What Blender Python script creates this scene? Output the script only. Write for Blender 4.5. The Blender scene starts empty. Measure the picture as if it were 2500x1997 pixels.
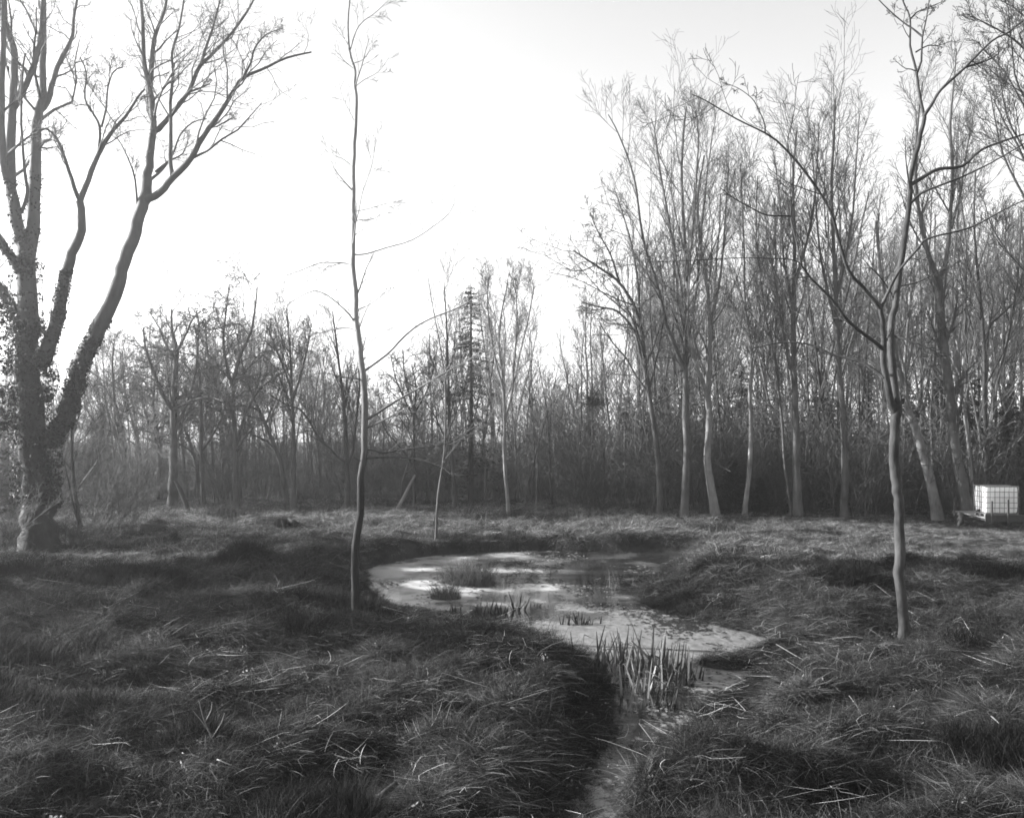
import bpy, math, random
import numpy as np
from mathutils import Vector, Matrix

sc = bpy.context.scene
COL = sc.collection
rad = math.radians

# ------------------------------------------------------------------ camera, sky, sun, exposure
CAM_H, F, CX, HY = 3.8, 2165.0, 1250.0, 1045.0        # focal length and horizon in pixels of the 2500 px wide photograph
cam = bpy.data.cameras.new("camera")
cam.sensor_width = 36.0
cam.lens = 36.0 * F / 2500.0
cam.shift_y = (HY - 998.5) / 2500.0
cam.clip_start, cam.clip_end = 0.05, 2000.0
cam_ob = bpy.data.objects.new("camera", cam)
COL.objects.link(cam_ob)
cam_ob.location = (0, 0, CAM_H)
cam_ob.rotation_euler = (rad(90), 0, 0)
sc.camera = cam_ob

SUN_AZ, SUN_EL = rad(-79), rad(22)
world = bpy.data.worlds.new("World")
sc.world = world
world.use_nodes = True
wn = world.node_tree
sky = wn.nodes.new("ShaderNodeTexSky")
sky.sky_type = 'NISHITA'
sky.sun_disc = False
sky.sun_elevation, sky.sun_rotation = SUN_EL, SUN_AZ
sky.dust_density, sky.air_density, sky.ozone_density = 1.0, 1.0, 1.0
bw = wn.nodes.new("ShaderNodeRGBToBW")                 # the photograph is black and white
wn.links.new(sky.outputs[0], bw.inputs[0])
wn.links.new(bw.outputs[0], wn.nodes["Background"].inputs[0])
wn.nodes["Background"].inputs[1].default_value = 0.095

sun = bpy.data.lights.new("sun", 'SUN')
sun.energy, sun.angle = 5.0, rad(0.5)
sun_ob = bpy.data.objects.new("sun", sun)
COL.objects.link(sun_ob)
S = Vector((math.sin(SUN_AZ) * math.cos(SUN_EL), math.cos(SUN_AZ) * math.cos(SUN_EL), math.sin(SUN_EL)))
sun_ob.rotation_euler = (-S).to_track_quat('-Z', 'Y').to_euler()
sun_ob.location = S * 60

vs = sc.view_settings
vs.view_transform, vs.look, vs.gamma, vs.use_curve_mapping = 'Standard', 'None', 1.0, False
vs.exposure = 2.25
sc.render.engine = 'CYCLES'
cy = sc.cycles
cy.use_denoising = True
cy.max_bounces, cy.diffuse_bounces, cy.glossy_bounces, cy.transmission_bounces = 6, 3, 3, 3
cy.volume_bounces = 1
cy.caustics_reflective = cy.caustics_refractive = False
cy.filter_width = 1.7

HAZE_DENSITY = 0.0011
HAZE_G = 0.72

# ------------------------------------------------------------------ helpers
def W(px, py, d):
    """a point of the photograph at depth d"""
    return Vector(((px - CX) / F * d, d, CAM_H - (py - HY) / F * d))

def WG(px, py, z=0.0):
    return W(px, py, (CAM_H - z) * F / (py - HY))

def D0(py):
    """depth of level ground at that height in the photograph"""
    return CAM_H * F / (py - HY)

def tag(o, label=None, cat=None, group=None, kind=None):
    if label: o['label'] = label
    if cat: o['category'] = cat
    if group: o['group'] = group
    if kind: o['kind'] = kind
    return o

def empty(name, loc, rz=0.0):
    o = bpy.data.objects.new(name, None)
    COL.objects.link(o)
    o.location = loc
    o.rotation_euler = (0, 0, rz)
    o.empty_display_size = 0.2
    return o

def link(name, me, mat=None, parent=None, link_to=None):
    o = bpy.data.objects.new(name, me)
    (link_to or COL).objects.link(o)
    if mat and not me.materials: me.materials.append(mat)
    if parent:
        o.parent = parent
    return o

def mesh_np(name, verts, faces, smooth=True, tone=None):
    """verts (n,3), faces (m,k) with one k"""
    me = bpy.data.meshes.new(name)
    verts = np.asarray(verts, np.float32)
    faces = np.asarray(faces, np.int32)
    m, k = faces.shape
    me.vertices.add(len(verts)); me.vertices.foreach_set('co', verts.ravel())
    me.loops.add(m * k); me.loops.foreach_set('vertex_index', faces.ravel())
    me.polygons.add(m)
    me.polygons.foreach_set('loop_start', np.arange(0, m * k, k, dtype=np.int32))
    me.polygons.foreach_set('use_smooth', np.full(m, smooth))
    if tone is not None:
        a = me.attributes.new('tone', 'FLOAT', 'POINT')
        a.data.foreach_set('value', np.asarray(tone, np.float32))
    me.update(calc_edges=True)
    return me

def _hash(ix, iy, s):
    n = (ix * 374761393 + iy * 668265263 + s * 1442695041) & 0xffffffff
    n = ((n ^ (n >> 13)) * 1274126177) & 0xffffffff
    return ((n ^ (n >> 16)) & 0xffff) / 65535.0

def vnoise(x, y, s=0):
    x = np.asarray(x, float); y = np.asarray(y, float)
    ix = np.floor(x).astype(np.int64); iy = np.floor(y).astype(np.int64)
    fx = x - ix; fy = y - iy
    fx = fx * fx * (3 - 2 * fx); fy = fy * fy * (3 - 2 * fy)
    a = _hash(ix, iy, s); b = _hash(ix + 1, iy, s); c = _hash(ix, iy + 1, s); d = _hash(ix + 1, iy + 1, s)
    return (a * (1 - fx) + b * fx) * (1 - fy) + (c * (1 - fx) + d * fx) * fy

def fbm(x, y, s=0, o=3):
    t = 0; a = 1; n = 0
    for i in range(o):
        t = t + a * vnoise(np.asarray(x) * 2 ** i + 13.7 * i, np.asarray(y) * 2 ** i - 7.1 * i, s + i); n += a; a *= 0.5
    return t / n

# ------------------------------------------------------------------ materials
def mat_new(name):
    m = bpy.data.materials.new(name); m.use_nodes = True
    nt = m.node_tree
    for n in list(nt.nodes): nt.nodes.remove(n)
    out = nt.nodes.new('ShaderNodeOutputMaterial')
    return m, nt, out

def node(nt, typ, **kw):
    n = nt.nodes.new(typ)
    for k, v in kw.items():
        if k.startswith('i_'):
            n.inputs[k[2:].replace('_', ' ')].default_value = v
        else: setattr(n, k, v)
    return n

def ramp(nt, src, stops):
    r = nt.nodes.new('ShaderNodeValToRGB')
    e = r.color_ramp.elements
    while len(e) < len(stops): e.new(0.5)
    for el, (p, v) in zip(e, stops):
        el.position = p; el.color = (v, v, v, 1)
    nt.links.new(src, r.inputs[0])
    return r.outputs[0]

def g(v): return (v, v, v, 1)

def bark_mat(name, lo, hi, scale=9.0, bump=0.6, young=None, zr=(2.0, 9.0)):
    """bark; 'young' = tone of the smooth younger bark further up the stem, lightened to imitate haze"""
    m, nt, out = mat_new(name)
    L = nt.links.new
    geo = node(nt, 'ShaderNodeNewGeometry')
    mp = node(nt, 'ShaderNodeMapping'); mp.inputs['Scale'].default_value = (1, 1, 0.25)
    L(geo.outputs['Position'], mp.inputs[0])
    n1 = node(nt, 'ShaderNodeTexNoise', i_Scale=scale, i_Detail=5.0, i_Roughness=0.65); L(mp.outputs[0], n1.inputs['Vector'])
    n2 = node(nt, 'ShaderNodeTexNoise', i_Scale=1.6, i_Detail=3.0); L(geo.outputs['Position'], n2.inputs['Vector'])
    add = node(nt, 'ShaderNodeMath', operation='ADD'); L(n1.outputs[0], add.inputs[0]); L(n2.outputs[0], add.inputs[1])
    half = node(nt, 'ShaderNodeMath', operation='MULTIPLY'); L(add.outputs[0], half.inputs[0]); half.inputs[1].default_value = 0.5
    c = ramp(nt, half.outputs[0], [(0.32, lo), (0.5, (lo + hi) / 2), (0.66, hi)])
    if young is not None:
        sep = node(nt, 'ShaderNodeSeparateXYZ'); L(geo.outputs['Position'], sep.inputs[0])
        mr = node(nt, 'ShaderNodeMapRange'); mr.inputs['From Min'].default_value, mr.inputs['From Max'].default_value = zr
        L(sep.outputs['Z'], mr.inputs['Value'])
        mx = node(nt, 'ShaderNodeMix', data_type='RGBA')
        L(mr.outputs[0], mx.inputs['Factor']); L(c, mx.inputs['A'])
        yc = ramp(nt, half.outputs[0], [(0.3, young * 0.75), (0.65, young * 1.2)])  # bright veil over the upper limbs, painted into the bark tone
        L(yc, mx.inputs['B']); c = mx.outputs['Result']
    p = node(nt, 'ShaderNodeBsdfPrincipled', i_Roughness=0.75)
    p.inputs['Specular IOR Level'].default_value = 0.12
    L(c, p.inputs['Base Color'])
    b = node(nt, 'ShaderNodeBump', i_Strength=bump, i_Distance=0.03); L(n1.outputs[0], b.inputs['Height']); L(b.outputs[0], p.inputs['Normal'])
    L(p.outputs[0], out.inputs[0])
    return m

def plain_mat(name, v, rough=0.6, metallic=0.0, var=0.3, scale=12.0, bump=0.1, spec=0.5):
    m, nt, out = mat_new(name); L = nt.links.new
    tc = node(nt, 'ShaderNodeTexCoord')
    n1 = node(nt, 'ShaderNodeTexNoise', i_Scale=scale, i_Detail=4.0); L(tc.outputs['Object'], n1.inputs['Vector'])
    c = ramp(nt, n1.outputs[0], [(0.3, v * (1 - var)), (0.7, min(0.95, v * (1 + var)))])
    p = node(nt, 'ShaderNodeBsdfPrincipled', i_Roughness=rough, i_Metallic=metallic)
    p.inputs['Specular IOR Level'].default_value = spec
    L(c, p.inputs['Base Color'])
    if bump:
        b = node(nt, 'ShaderNodeBump', i_Strength=bump, i_Distance=0.01); L(n1.outputs[0], b.inputs['Height']); L(b.outputs[0], p.inputs['Normal'])
    L(p.outputs[0], out.inputs[0])
    return m

def blade_mat(name, gain=1.0, trans=0.4, rough=0.6, spec=0.1):
    """grass and leaves: each blade carries its own tone, each tuft varies a little"""
    m, nt, out = mat_new(name); L = nt.links.new
    at = node(nt, 'ShaderNodeAttribute', attribute_name='tone')
    oi = node(nt, 'ShaderNodeObjectInfo')
    mr = node(nt, 'ShaderNodeMapRange'); mr.inputs['To Min'].default_value = 0.3 * gain; mr.inputs['To Max'].default_value = 1.6 * gain
    L(oi.outputs['Random'], mr.inputs['Value'])
    mu = node(nt, 'ShaderNodeMath', operation='MULTIPLY', use_clamp=True); L(at.outputs['Fac'], mu.inputs[0]); L(mr.outputs[0], mu.inputs[1])
    p = node(nt, 'ShaderNodeBsdfPrincipled', i_Roughness=rough); p.inputs['Specular IOR Level'].default_value = spec
    t = node(nt, 'ShaderNodeBsdfTranslucent')
    L(mu.outputs[0], p.inputs['Base Color']); L(mu.outputs[0], t.inputs[0])
    mx = node(nt, 'ShaderNodeMixShader'); mx.inputs[0].default_value = trans
    L(p.outputs[0], mx.inputs[1]); L(t.outputs[0], mx.inputs[2])
    L(mx.outputs[0], out.inputs[0])
    return m

M_BIG = bark_mat("ivy_tree_bark", 0.010, 0.035, 7, 1.0, young=0.08, zr=(5.0, 10.0))
M_SLIM = bark_mat("slim_tree_bark", 0.007, 0.024, 16, 0.9, young=0.20, zr=(2.6, 6.0))
M_MAPLE = bark_mat("forked_tree_bark", 0.012, 0.06, 14, 0.6)
M_GREY = bark_mat("smooth_grey_bark", 0.03, 0.09, 6, 0.5)
M_PALE = bark_mat("pale_bark", 0.06, 0.19, 8, 0.5)
M_DARK = bark_mat("dark_bark", 0.015, 0.045, 8, 0.6)
M_MID = bark_mat("middle_grey_bark", 0.025, 0.075, 8, 0.6)
M_GRASS = blade_mat("grass_blades", 0.6, 0.38)
M_TURF = blade_mat("shaded_grass_blades", 0.28, 0.38)  # darker copy of the grass blades, foreground shade put into the tone
M_STRAW = blade_mat("dead_straw", 1.1, 0.32)
M_REED = blade_mat("dead_reed_leaves", 0.6, 0.25)
M_IVY = blade_mat("ivy_leaves", 1.0, 0.15, 0.5, 0.15)
M_NEEDLE = blade_mat("needles", 0.6, 0.12, 0.6)

# ------------------------------------------------------------------ terrain
WATER_Z = -0.35
POND_PX = [  # water outline, photograph pixels (x, y, height of the outline there)
    (887, 1392, -.35), (930, 1376, -.35), (1010, 1361, -.35), (1110, 1351, -.35), (1210, 1346, -.35), (1310, 1344, -.35),
    (1390, 1346, -.35), (1500, 1346, -.35), (1620, 1348, -.35), (1690, 1352, -.35), (1650, 1368, -.35), (1610, 1385, -.35),
    (1620, 1402, -.35), (1545, 1420, -.35), (1515, 1444, -.35), (1552, 1465, -.35), (1622, 1500, -.35), (1715, 1524, -.35),
    (1810, 1541, -.35), (1880, 1558, -.35), (1890, 1574, -.35), (1820, 1590, -.35), (1740, 1606, -.35), (1700, 1622, -.35),
    (1760, 1634, -.35), (1890, 1642, -.35), (1880, 1662, -.35), (1800, 1682, -.35), (1750, 1702, -.35), (1700, 1737, -.35),
    (1672, 1777, -.35), (1635, 1815, -.35), (1585, 1858, -.35), (1545, 1910, -.35), (1520, 1965, -.35), (1500, 2010, -.35),
    (1440, 2100, -.35), (1420, 2300, -.35), (1400, 2600, -.35),
    (1300, 2600, -.35), (1390, 2200, -.35), (1415, 2020, -.35), (1432, 1955, -.35), (1455, 1885, -.35), (1488, 1832, -.35),
    (1507, 1775, -.33), (1515, 1715, -.32), (1508, 1668, -.3), (1490, 1625, -.28), (1450, 1582, -.26), (1403, 1562, -.24),
    (1370, 1545, -.22), (1310, 1512, -.22), (1220, 1494, -.22), (1115, 1490, -.22), (1020, 1474, -.22), (930, 1462, -.2), (898, 1425, -.2)]
POND = np.array([[*(WG(x, y, z).xy)] for x, y, z in POND_PX])

def pond_sdf(x, y):
    """signed distance to the water's edge, positive on land"""
    x = np.asarray(x, float); y = np.asarray(y, float)
    best = np.full(x.shape, 1e9); inside = np.zeros(x.shape, bool)
    n = len(POND)
    for i in range(n):
        ax, ay = POND[i]; bx, by = POND[(i + 1) % n]
        dx, dy = bx - ax, by - ay
        t = np.clip(((x - ax) * dx + (y - ay) * dy) / (dx * dx + dy * dy + 1e-12), 0, 1)
        best = np.minimum(best, (x - ax - t * dx) ** 2 + (y - ay - t * dy) ** 2)
        c = (ay > y) != (by > y)
        with np.errstate(divide='ignore', invalid='ignore'):
            c &= x < (bx - ax) * (y - ay) / ((by - ay) if abs(by - ay) > 1e-12 else 1e-12) + ax
        inside ^= c
    d = np.sqrt(best)
    return np.where(inside, -d, d)

def gauss(x, y, cx, cy, rx, ry, rot=0.0):
    c, s = math.cos(rot), math.sin(rot)
    u = ((x - cx) * c + (y - cy) * s) / rx; v = (-(x - cx) * s + (y - cy) * c) / ry
    return np.exp(-(u * u + v * v))

TARGETS = []          # spots where the ground must meet the foot of something that stands there, and low wet shores
for (px, py, r, z) in [(870, 1508, .8, -.07), (2211, 1572, .9, -.07), (97, 1348, 1.6, 0.0), (2420, 1287, 4.0, -.1)]:
    TARGETS.append((*WG(px, py, z).xy, r, z))
for (px, py, r_, z_) in [(1755, 1590, .8, -.31), (1830, 1607, 1.0, -.30), (1900, 1625, 1.0, -.28), (1690, 1672, .8, -.27), (1740, 1715, .8, -.27), (1640, 1800, .7, -.25), (1605, 1850, .6, -.25),
                         (1080, 1505, 1.2, -.25), (1214, 1512, 1.2, -.24), (1320, 1540, .9, -.22), (1150, 1492, .9, -.3), (1285, 1505, .8, -.3), (985, 1482, .9, -.27), (1030, 1520, 1.0, -.16)]:
    TARGETS.append((*WG(px, py, z_).xy, r_, z_))
MOUNDS = []
for (px, py, rx, ry, h) in [(640, 1402, .9, .4, .28), (790, 1412, .8, .35, .3), (700, 1440, 1.2, .5, .12), (2090, 1395, 1.6, .8, .2), (1980, 1440, 1.6, .7, .22),
                            (1740, 1450, .9, .6, .06), (2350, 1420, 1.5, .8, .2), (1650, 1440, .8, .5, .05), (2420, 1700, .9, .5, .12), (1900, 1900, .7, .35, .16),
                            (300, 1780, 1.0, .35, .10), (520, 1870, .9, .3, .14), (120, 1930, .6, .25, .12), (730, 1810, .35, .25, .16), (270, 1690, .7, .25, -.14),
                            (900, 1900, .8, .4, -.06), (1250, 1660, .9, .9, .08), (330, 1300, .9, .5, .2), (690, 1285, 1.0, .5, .25), (1930, 1500, .9, .6, .08),
                            (600, 1600, 1.0, .4, .12), (150, 1600, 1.0, .35, -.12), (1700, 1900, .8, .35, .15), (1450, 1925, .3, .15, .0), (2200, 1910, .7, .3, -.12)]:
    p = WG(px, py, 0.0); MOUNDS.append((p.x, p.y, rx * 1.5, ry * 1.7, h * 1.35))

def height(x, y, sdf=None):
    x = np.asarray(x, float); y = np.asarray(y, float)
    if sdf is None: sdf = pond_sdf(x, y)
    near = np.clip((60 - np.hypot(x, y)) / 40, 0, 1)
    wx = x + 0.4 * (vnoise(x * .8, y * .8, 91) - .5); wy = y + 0.4 * (vnoise(x * .8, y * .8, 92) - .5)
    h = (fbm(x * 0.18, y * 0.18, 3, 3) - 0.5) * 0.42 * near
    h = h + (np.abs(vnoise(wx * .7, wy * .9, 11) - .5) * -0.46 + 0.10) * near
    h = h + (np.abs(vnoise(wx * 1.7, wy * 2.1, 15) - .5) * -0.30 + 0.07) * near
    h = h + np.maximum(0, vnoise(wx * 1.0, wy * 1.3, 17) - .5) * .50 * near
    h = h + (vnoise(x * 4.5, y * 4.5, 21) - .5) * 0.07 * near
    for (cx, cy, rx, ry, a) in MOUNDS:
        h = h + a * gauss(x, y, cx, cy, rx, ry)
    for (cx, cy, r_, z_) in TARGETS:
        h = h + (z_ - h) * gauss(x, y, cx, cy, r_, r_)
    # nearer bank on the left of the brook is a rounded slope, the far bank is cut steep, the right shallow is a flat wet tongue
    yy = np.maximum(y, 1.0)
    left = np.clip((0.15 - x / yy) / .06, 0, 1) * np.clip((22 - y) / 4, 0, 1)
    right = np.clip((x / yy - .105) / .03, 0, 1) * np.clip((y - 17.2) / 1.5, 0, 1) * np.clip((29 - y) / 2.5, 0, 1)
    w = 0.20 + right * 1.5 + 0.3 * vnoise(x * 0.6, y * 0.6, 31) + left * 1.1
    e = sdf + 0.12 * (vnoise(x * 2.0, y * 2.0, 41) - 0.5) + 0.34 * (vnoise(x * .6, y * .6, 42) - 0.5)
    t = np.clip((e + 0.02) / w, 0, 1); t = t * t * (3 - 2 * t)
    low = gauss(x, y, 2.9, 12.0, 1.3, 3.4) * 0.18
    land = np.maximum(h, -0.31) - low
    land = np.maximum(land, WATER_Z + 0.04 + 0.06 * np.clip(sdf, 0, 1))
    bed = WATER_Z - 0.22 * np.clip(-sdf / 0.4, 0.15, 1)
    return bed * (1 - t) + land * t

def hz(x, y):
    return float(height(np.array([x]), np.array([y]))[0])

def axis(parts):
    out = []
    for a, b, st in parts:
        out += list(np.arange(a, b - 1e-6, st))
    return np.array(out + [parts[-1][1]])

xs = axis([(-150, -50, 12), (-50, -24, 1.2), (-24, -10, .3), (-10, 12, .1), (12, 26, .3), (26, 50, 1.4), (50, 150, 12)])
ys = axis([(-60, -4, 8), (-4, 6, 1), (6, 20, .09), (20, 33, .12), (33, 46, .35), (46, 90, 2), (90, 240, 15)])
GX, GY = np.meshgrid(xs, ys)
GZ = height(GX.ravel(), GY.ravel())
nv = np.stack([GX.ravel(), GY.ravel(), GZ], 1)
nx, ny = len(xs), len(ys)
I = np.arange(nx * ny).reshape(ny, nx)
fc = np.stack([I[:-1, :-1].ravel(), I[:-1, 1:].ravel(), I[1:, 1:].ravel(), I[1:, :-1].ravel()], 1)
m, nt, out = mat_new("wet_meadow_soil"); L = nt.links.new
geo = node(nt, 'ShaderNodeNewGeometry')
n1 = node(nt, 'ShaderNodeTexNoise', i_Scale=7.0, i_Detail=8.0, i_Roughness=0.7); L(geo.outputs['Position'], n1.inputs['Vector'])
n2 = node(nt, 'ShaderNodeTexNoise', i_Scale=55.0, i_Detail=4.0); L(geo.outputs['Position'], n2.inputs['Vector'])
ad = node(nt, 'ShaderNodeMath', operation='ADD'); L(n1.outputs[0], ad.inputs[0]); L(n2.outputs[0], ad.inputs[1])
c = ramp(nt, ad.outputs[0], [(0.0, 0.006), (0.75, 0.015), (1.0, 0.035)])
p = node(nt, 'ShaderNodeBsdfPrincipled', i_Roughness=0.85); L(c, p.inputs['Base Color']); p.inputs['Specular IOR Level'].default_value = 0.04
b = node(nt, 'ShaderNodeBump', i_Strength=0.8, i_Distance=0.04); L(ad.outputs[0], b.inputs['Height']); L(b.outputs[0], p.inputs['Normal'])
L(p.outputs[0], out.inputs[0])
tag(link("ground", mesh_np("ground", nv, fc), m), kind='structure')

# water: one flat sheet under the whole basin, its outline a little beyond the banks (it runs into the earth)
m, nt, out = mat_new("pond_water"); L = nt.links.new
geo = node(nt, 'ShaderNodeNewGeometry')
mp = node(nt, 'ShaderNodeMapping'); mp.inputs['Scale'].default_value = (1, 0.55, 1); L(geo.outputs['Position'], mp.inputs[0])
n1 = node(nt, 'ShaderNodeTexNoise', i_Scale=0.5, i_Detail=6.0, i_Roughness=0.68); L(mp.outputs[0], n1.inputs['Vector'])
n2 = node(nt, 'ShaderNodeTexNoise', i_Scale=9.0, i_Detail=4.0, i_Roughness=0.7); L(mp.outputs[0], n2.inputs['Vector'])
sep = node(nt, 'ShaderNodeSeparateXYZ'); L(geo.outputs['Position'], sep.inputs[0])
# duckweed and scum drift: thick on the near arm, thin threads out on the open pond
near = node(nt, 'ShaderNodeMapRange'); near.inputs['From Min'].default_value, near.inputs['From Max'].default_value = 22.5, 17.6
near.inputs['To Min'].default_value, near.inputs['To Max'].default_value = -0.20, 0.20
L(sep.outputs['Y'], near.inputs['Value'])
a1 = node(nt, 'ShaderNodeMath', operation='ADD'); br = node(nt, 'ShaderNodeMapRange'); br.inputs['From Min'].default_value, br.inputs['From Max'].default_value = 15.4, 14.0
br.inputs['To Min'].default_value, br.inputs['To Max'].default_value = 0.0, -0.20; L(sep.outputs['Y'], br.inputs['Value'])
nb = node(nt, 'ShaderNodeMath', operation='ADD'); L(near.outputs[0], nb.inputs[0]); L(br.outputs[0], nb.inputs[1])
L(n1.outputs[0], a1.inputs[0]); L(nb.outputs[0], a1.inputs[1])
a2 = node(nt, 'ShaderNodeMath', operation='MULTIPLY_ADD'); L(n2.outputs[0], a2.inputs[0]); a2.inputs[1].default_value = 0.45; L(a1.outputs[0], a2.inputs[2])
weed = ramp(nt, a2.outputs[0], [(0.74, 0.0), (0.82, 1.0)])
wat = node(nt, 'ShaderNodeBsdfPrincipled', i_Roughness=0.07, i_IOR=1.33)
# mottled pale base colour imitates reflected sky, brightest on the left of the pond
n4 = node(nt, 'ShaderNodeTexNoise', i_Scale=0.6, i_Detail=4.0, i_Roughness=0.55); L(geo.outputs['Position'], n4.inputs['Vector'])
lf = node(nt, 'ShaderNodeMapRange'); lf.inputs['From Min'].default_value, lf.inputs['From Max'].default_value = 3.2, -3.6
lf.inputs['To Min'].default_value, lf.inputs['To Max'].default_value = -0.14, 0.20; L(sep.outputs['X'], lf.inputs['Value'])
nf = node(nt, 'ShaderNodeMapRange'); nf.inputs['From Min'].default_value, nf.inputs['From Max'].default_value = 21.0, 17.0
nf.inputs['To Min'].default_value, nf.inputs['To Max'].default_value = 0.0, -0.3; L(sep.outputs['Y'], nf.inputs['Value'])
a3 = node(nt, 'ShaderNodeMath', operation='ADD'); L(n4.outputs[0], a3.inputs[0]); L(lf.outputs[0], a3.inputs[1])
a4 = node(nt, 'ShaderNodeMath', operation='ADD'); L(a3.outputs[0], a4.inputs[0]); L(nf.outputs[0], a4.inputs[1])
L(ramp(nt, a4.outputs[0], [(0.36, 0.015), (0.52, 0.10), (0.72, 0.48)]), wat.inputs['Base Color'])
n3 = node(nt, 'ShaderNodeTexNoise', i_Scale=3.0, i_Detail=2.0); L(geo.outputs['Position'], n3.inputs['Vector'])
b = node(nt, 'ShaderNodeBump', i_Strength=0.12, i_Distance=0.02); L(n3.outputs[0], b.inputs['Height']); L(b.outputs[0], wat.inputs['Normal'])
wd = node(nt, 'ShaderNodeBsdfPrincipled', i_Roughness=0.35)
L(ramp(nt, n2.outputs[0], [(0.3, 0.05), (0.7, 0.18)]), wd.inputs['Base Color'])
b2 = node(nt, 'ShaderNodeBump', i_Strength=0.3, i_Distance=0.01); L(n2.outputs[0], b2.inputs['Height']); L(b2.outputs[0], wd.inputs['Normal'])
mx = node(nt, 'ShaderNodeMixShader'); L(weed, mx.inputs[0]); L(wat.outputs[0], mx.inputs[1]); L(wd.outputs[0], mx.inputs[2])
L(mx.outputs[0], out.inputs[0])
xw = np.linspace(-7.5, 9.5, 69); yw = np.linspace(5.0, 33, 113)
gx, gy = np.meshgrid(xw, yw)
sd = pond_sdf(gx, gy)
iw = np.arange(gx.size).reshape(gx.shape)
q = np.stack([iw[:-1, :-1].ravel(), iw[:-1, 1:].ravel(), iw[1:, 1:].ravel(), iw[1:, :-1].ravel()], 1)
q = q[(sd.ravel()[q] < 0.5).any(1)]
used, inv = np.unique(q, return_inverse=True)
vw = np.stack([gx.ravel(), gy.ravel(), np.full(gx.size, WATER_Z)], 1)[used]
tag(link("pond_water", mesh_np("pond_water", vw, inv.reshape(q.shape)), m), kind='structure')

# haze: one closed box of thin even air round the place
m, nt, out = mat_new("haze")
pv = node(nt, 'ShaderNodeVolumePrincipled'); pv.inputs['Density'].default_value = HAZE_DENSITY
pv.inputs['Color'].default_value = g(0.95); pv.inputs['Anisotropy'].default_value = HAZE_G
nt.links.new(pv.outputs[0], out.inputs['Volume'])
hx, y0, y1, z0, z1 = 155, -65, 245, -1.7, 27
hv = [(-hx, y0, z0), (hx, y0, z0), (hx, y1, z0), (-hx, y1, z0), (-hx, y0, z1), (hx, y0, z1), (hx, y1, z1), (-hx, y1, z1)]
hf = [(3, 2, 1, 0), (4, 5, 6, 7), (0, 1, 5, 4), (1, 2, 6, 5), (2, 3, 7, 6), (3, 0, 4, 7)]
if HAZE_DENSITY > 0:
    tag(link("haze", mesh_np("haze", hv, hf, False), m), kind='stuff')

# ------------------------------------------------------------------ trees
class Bark:
    """collects branch paths, builds all tubes at once"""
    def __init__(self): self.g = {}
    def add(self, pts, rr, sides):
        self.g.setdefault((len(pts), sides), []).append((pts, rr))
    def mesh(self, name, rough=0.0, seed=1):
        V, Fc, off = [], [], 0
        rs = np.random.RandomState(seed)
        for (n, s), lst in self.g.items():
            P = np.array([[tuple(q) for q in a] for a, _ in lst], float)
            R = np.array([b for _, b in lst], float)
            B = len(lst)
            T = np.gradient(P, axis=1)
            T /= np.linalg.norm(T, axis=2, keepdims=True) + 1e-9
            mean = np.abs(T.mean(1)); ref = np.zeros((B, 3)); ref[np.arange(B), mean.argmin(1)] = 1
            U = np.cross(T, ref[:, None, :]); U /= np.linalg.norm(U, axis=2, keepdims=True) + 1e-9
            Q = np.cross(T, U)
            a = np.arange(s) / s * 2 * math.pi
            r = R[:, :, None] * np.ones(s)
            if rough: r = r * (1 + rough * (rs.rand(B, n, s) - .5))
            ring = P[:, :, None, :] + r[..., None] * (np.cos(a)[None, None, :, None] * U[:, :, None, :] + np.sin(a)[None, None, :, None] * Q[:, :, None, :])
            V.append(ring.reshape(-1, 3))
            k = np.arange(B * n * s).reshape(B, n, s)
            k2 = np.roll(k, -1, axis=2)
            f = np.stack([k[:, :-1], k2[:, :-1], k2[:, 1:], k[:, 1:]], -1).reshape(-1, 4)
            Fc.append(f + off); off += B * n * s
        if not V: return None
        return mesh_np(name, np.concatenate(V), np.concatenate(Fc))

Z = Vector((0, 0, 1))
def rv(rng):
    return Vector((rng.gauss(0, 1), rng.gauss(0, 1), rng.gauss(0, 1)))

def grow(bk, p, d, Ln, r, lev, rng, P):
    n = P['n'][lev]; s = P['s'][lev]
    pts = [p.copy()]; rr = [r]; tip = max(P['rmin'], r * 0.3)
    seg = Ln / n
    d = d.normalized()
    for i in range(n):
        d = (d + rv(rng) * P['wob'][lev] + Z * P['up'][lev]).normalized()
        p = p + d * seg
        pts.append(p); rr.append(r + (tip - r) * (i + 1) / n)
    bk[min(lev, len(bk) - 1)].add(pts, rr, s)
    spawn(bk, pts, rr, lev, rng, P, Ln)

def spawn(bk, pts, rr, lev, rng, P, Ln, dens=1.0, t0=None):
    if lev + 1 >= len(P['n']): return
    k = P['k'][lev] * dens
    k = int(k) + (rng.random() < k - int(k))
    n = len(pts) - 1
    a0 = P['t0'][lev] if t0 is None else t0
    for j in range(k):
        t = a0 + (0.98 - a0) * (j + rng.random()) / k
        x = t * n; i = min(int(x), n - 1); u = x - i
        q = pts[i].lerp(pts[i + 1], u); rq = rr[i] + (rr[i + 1] - rr[i]) * u
        d = (pts[i + 1] - pts[i]).normalized()
        ax = d.cross(rv(rng)).normalized()
        ang = rad(P['ang'][lev] * rng.uniform(0.7, 1.25))
        cd = (d * math.cos(ang) + ax * math.sin(ang))
        Lc = Ln * P['lr'][lev] * (1.1 - P['tap'][lev] * (t - a0) / (1 - a0 + 1e-6)) * rng.uniform(0.65, 1.2)
        grow(bk, q, cd, Lc, max(P['rmin'], rq * P['rr'][lev] * rng.uniform(.75, 1.1)), lev + 1, rng, P)

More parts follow.
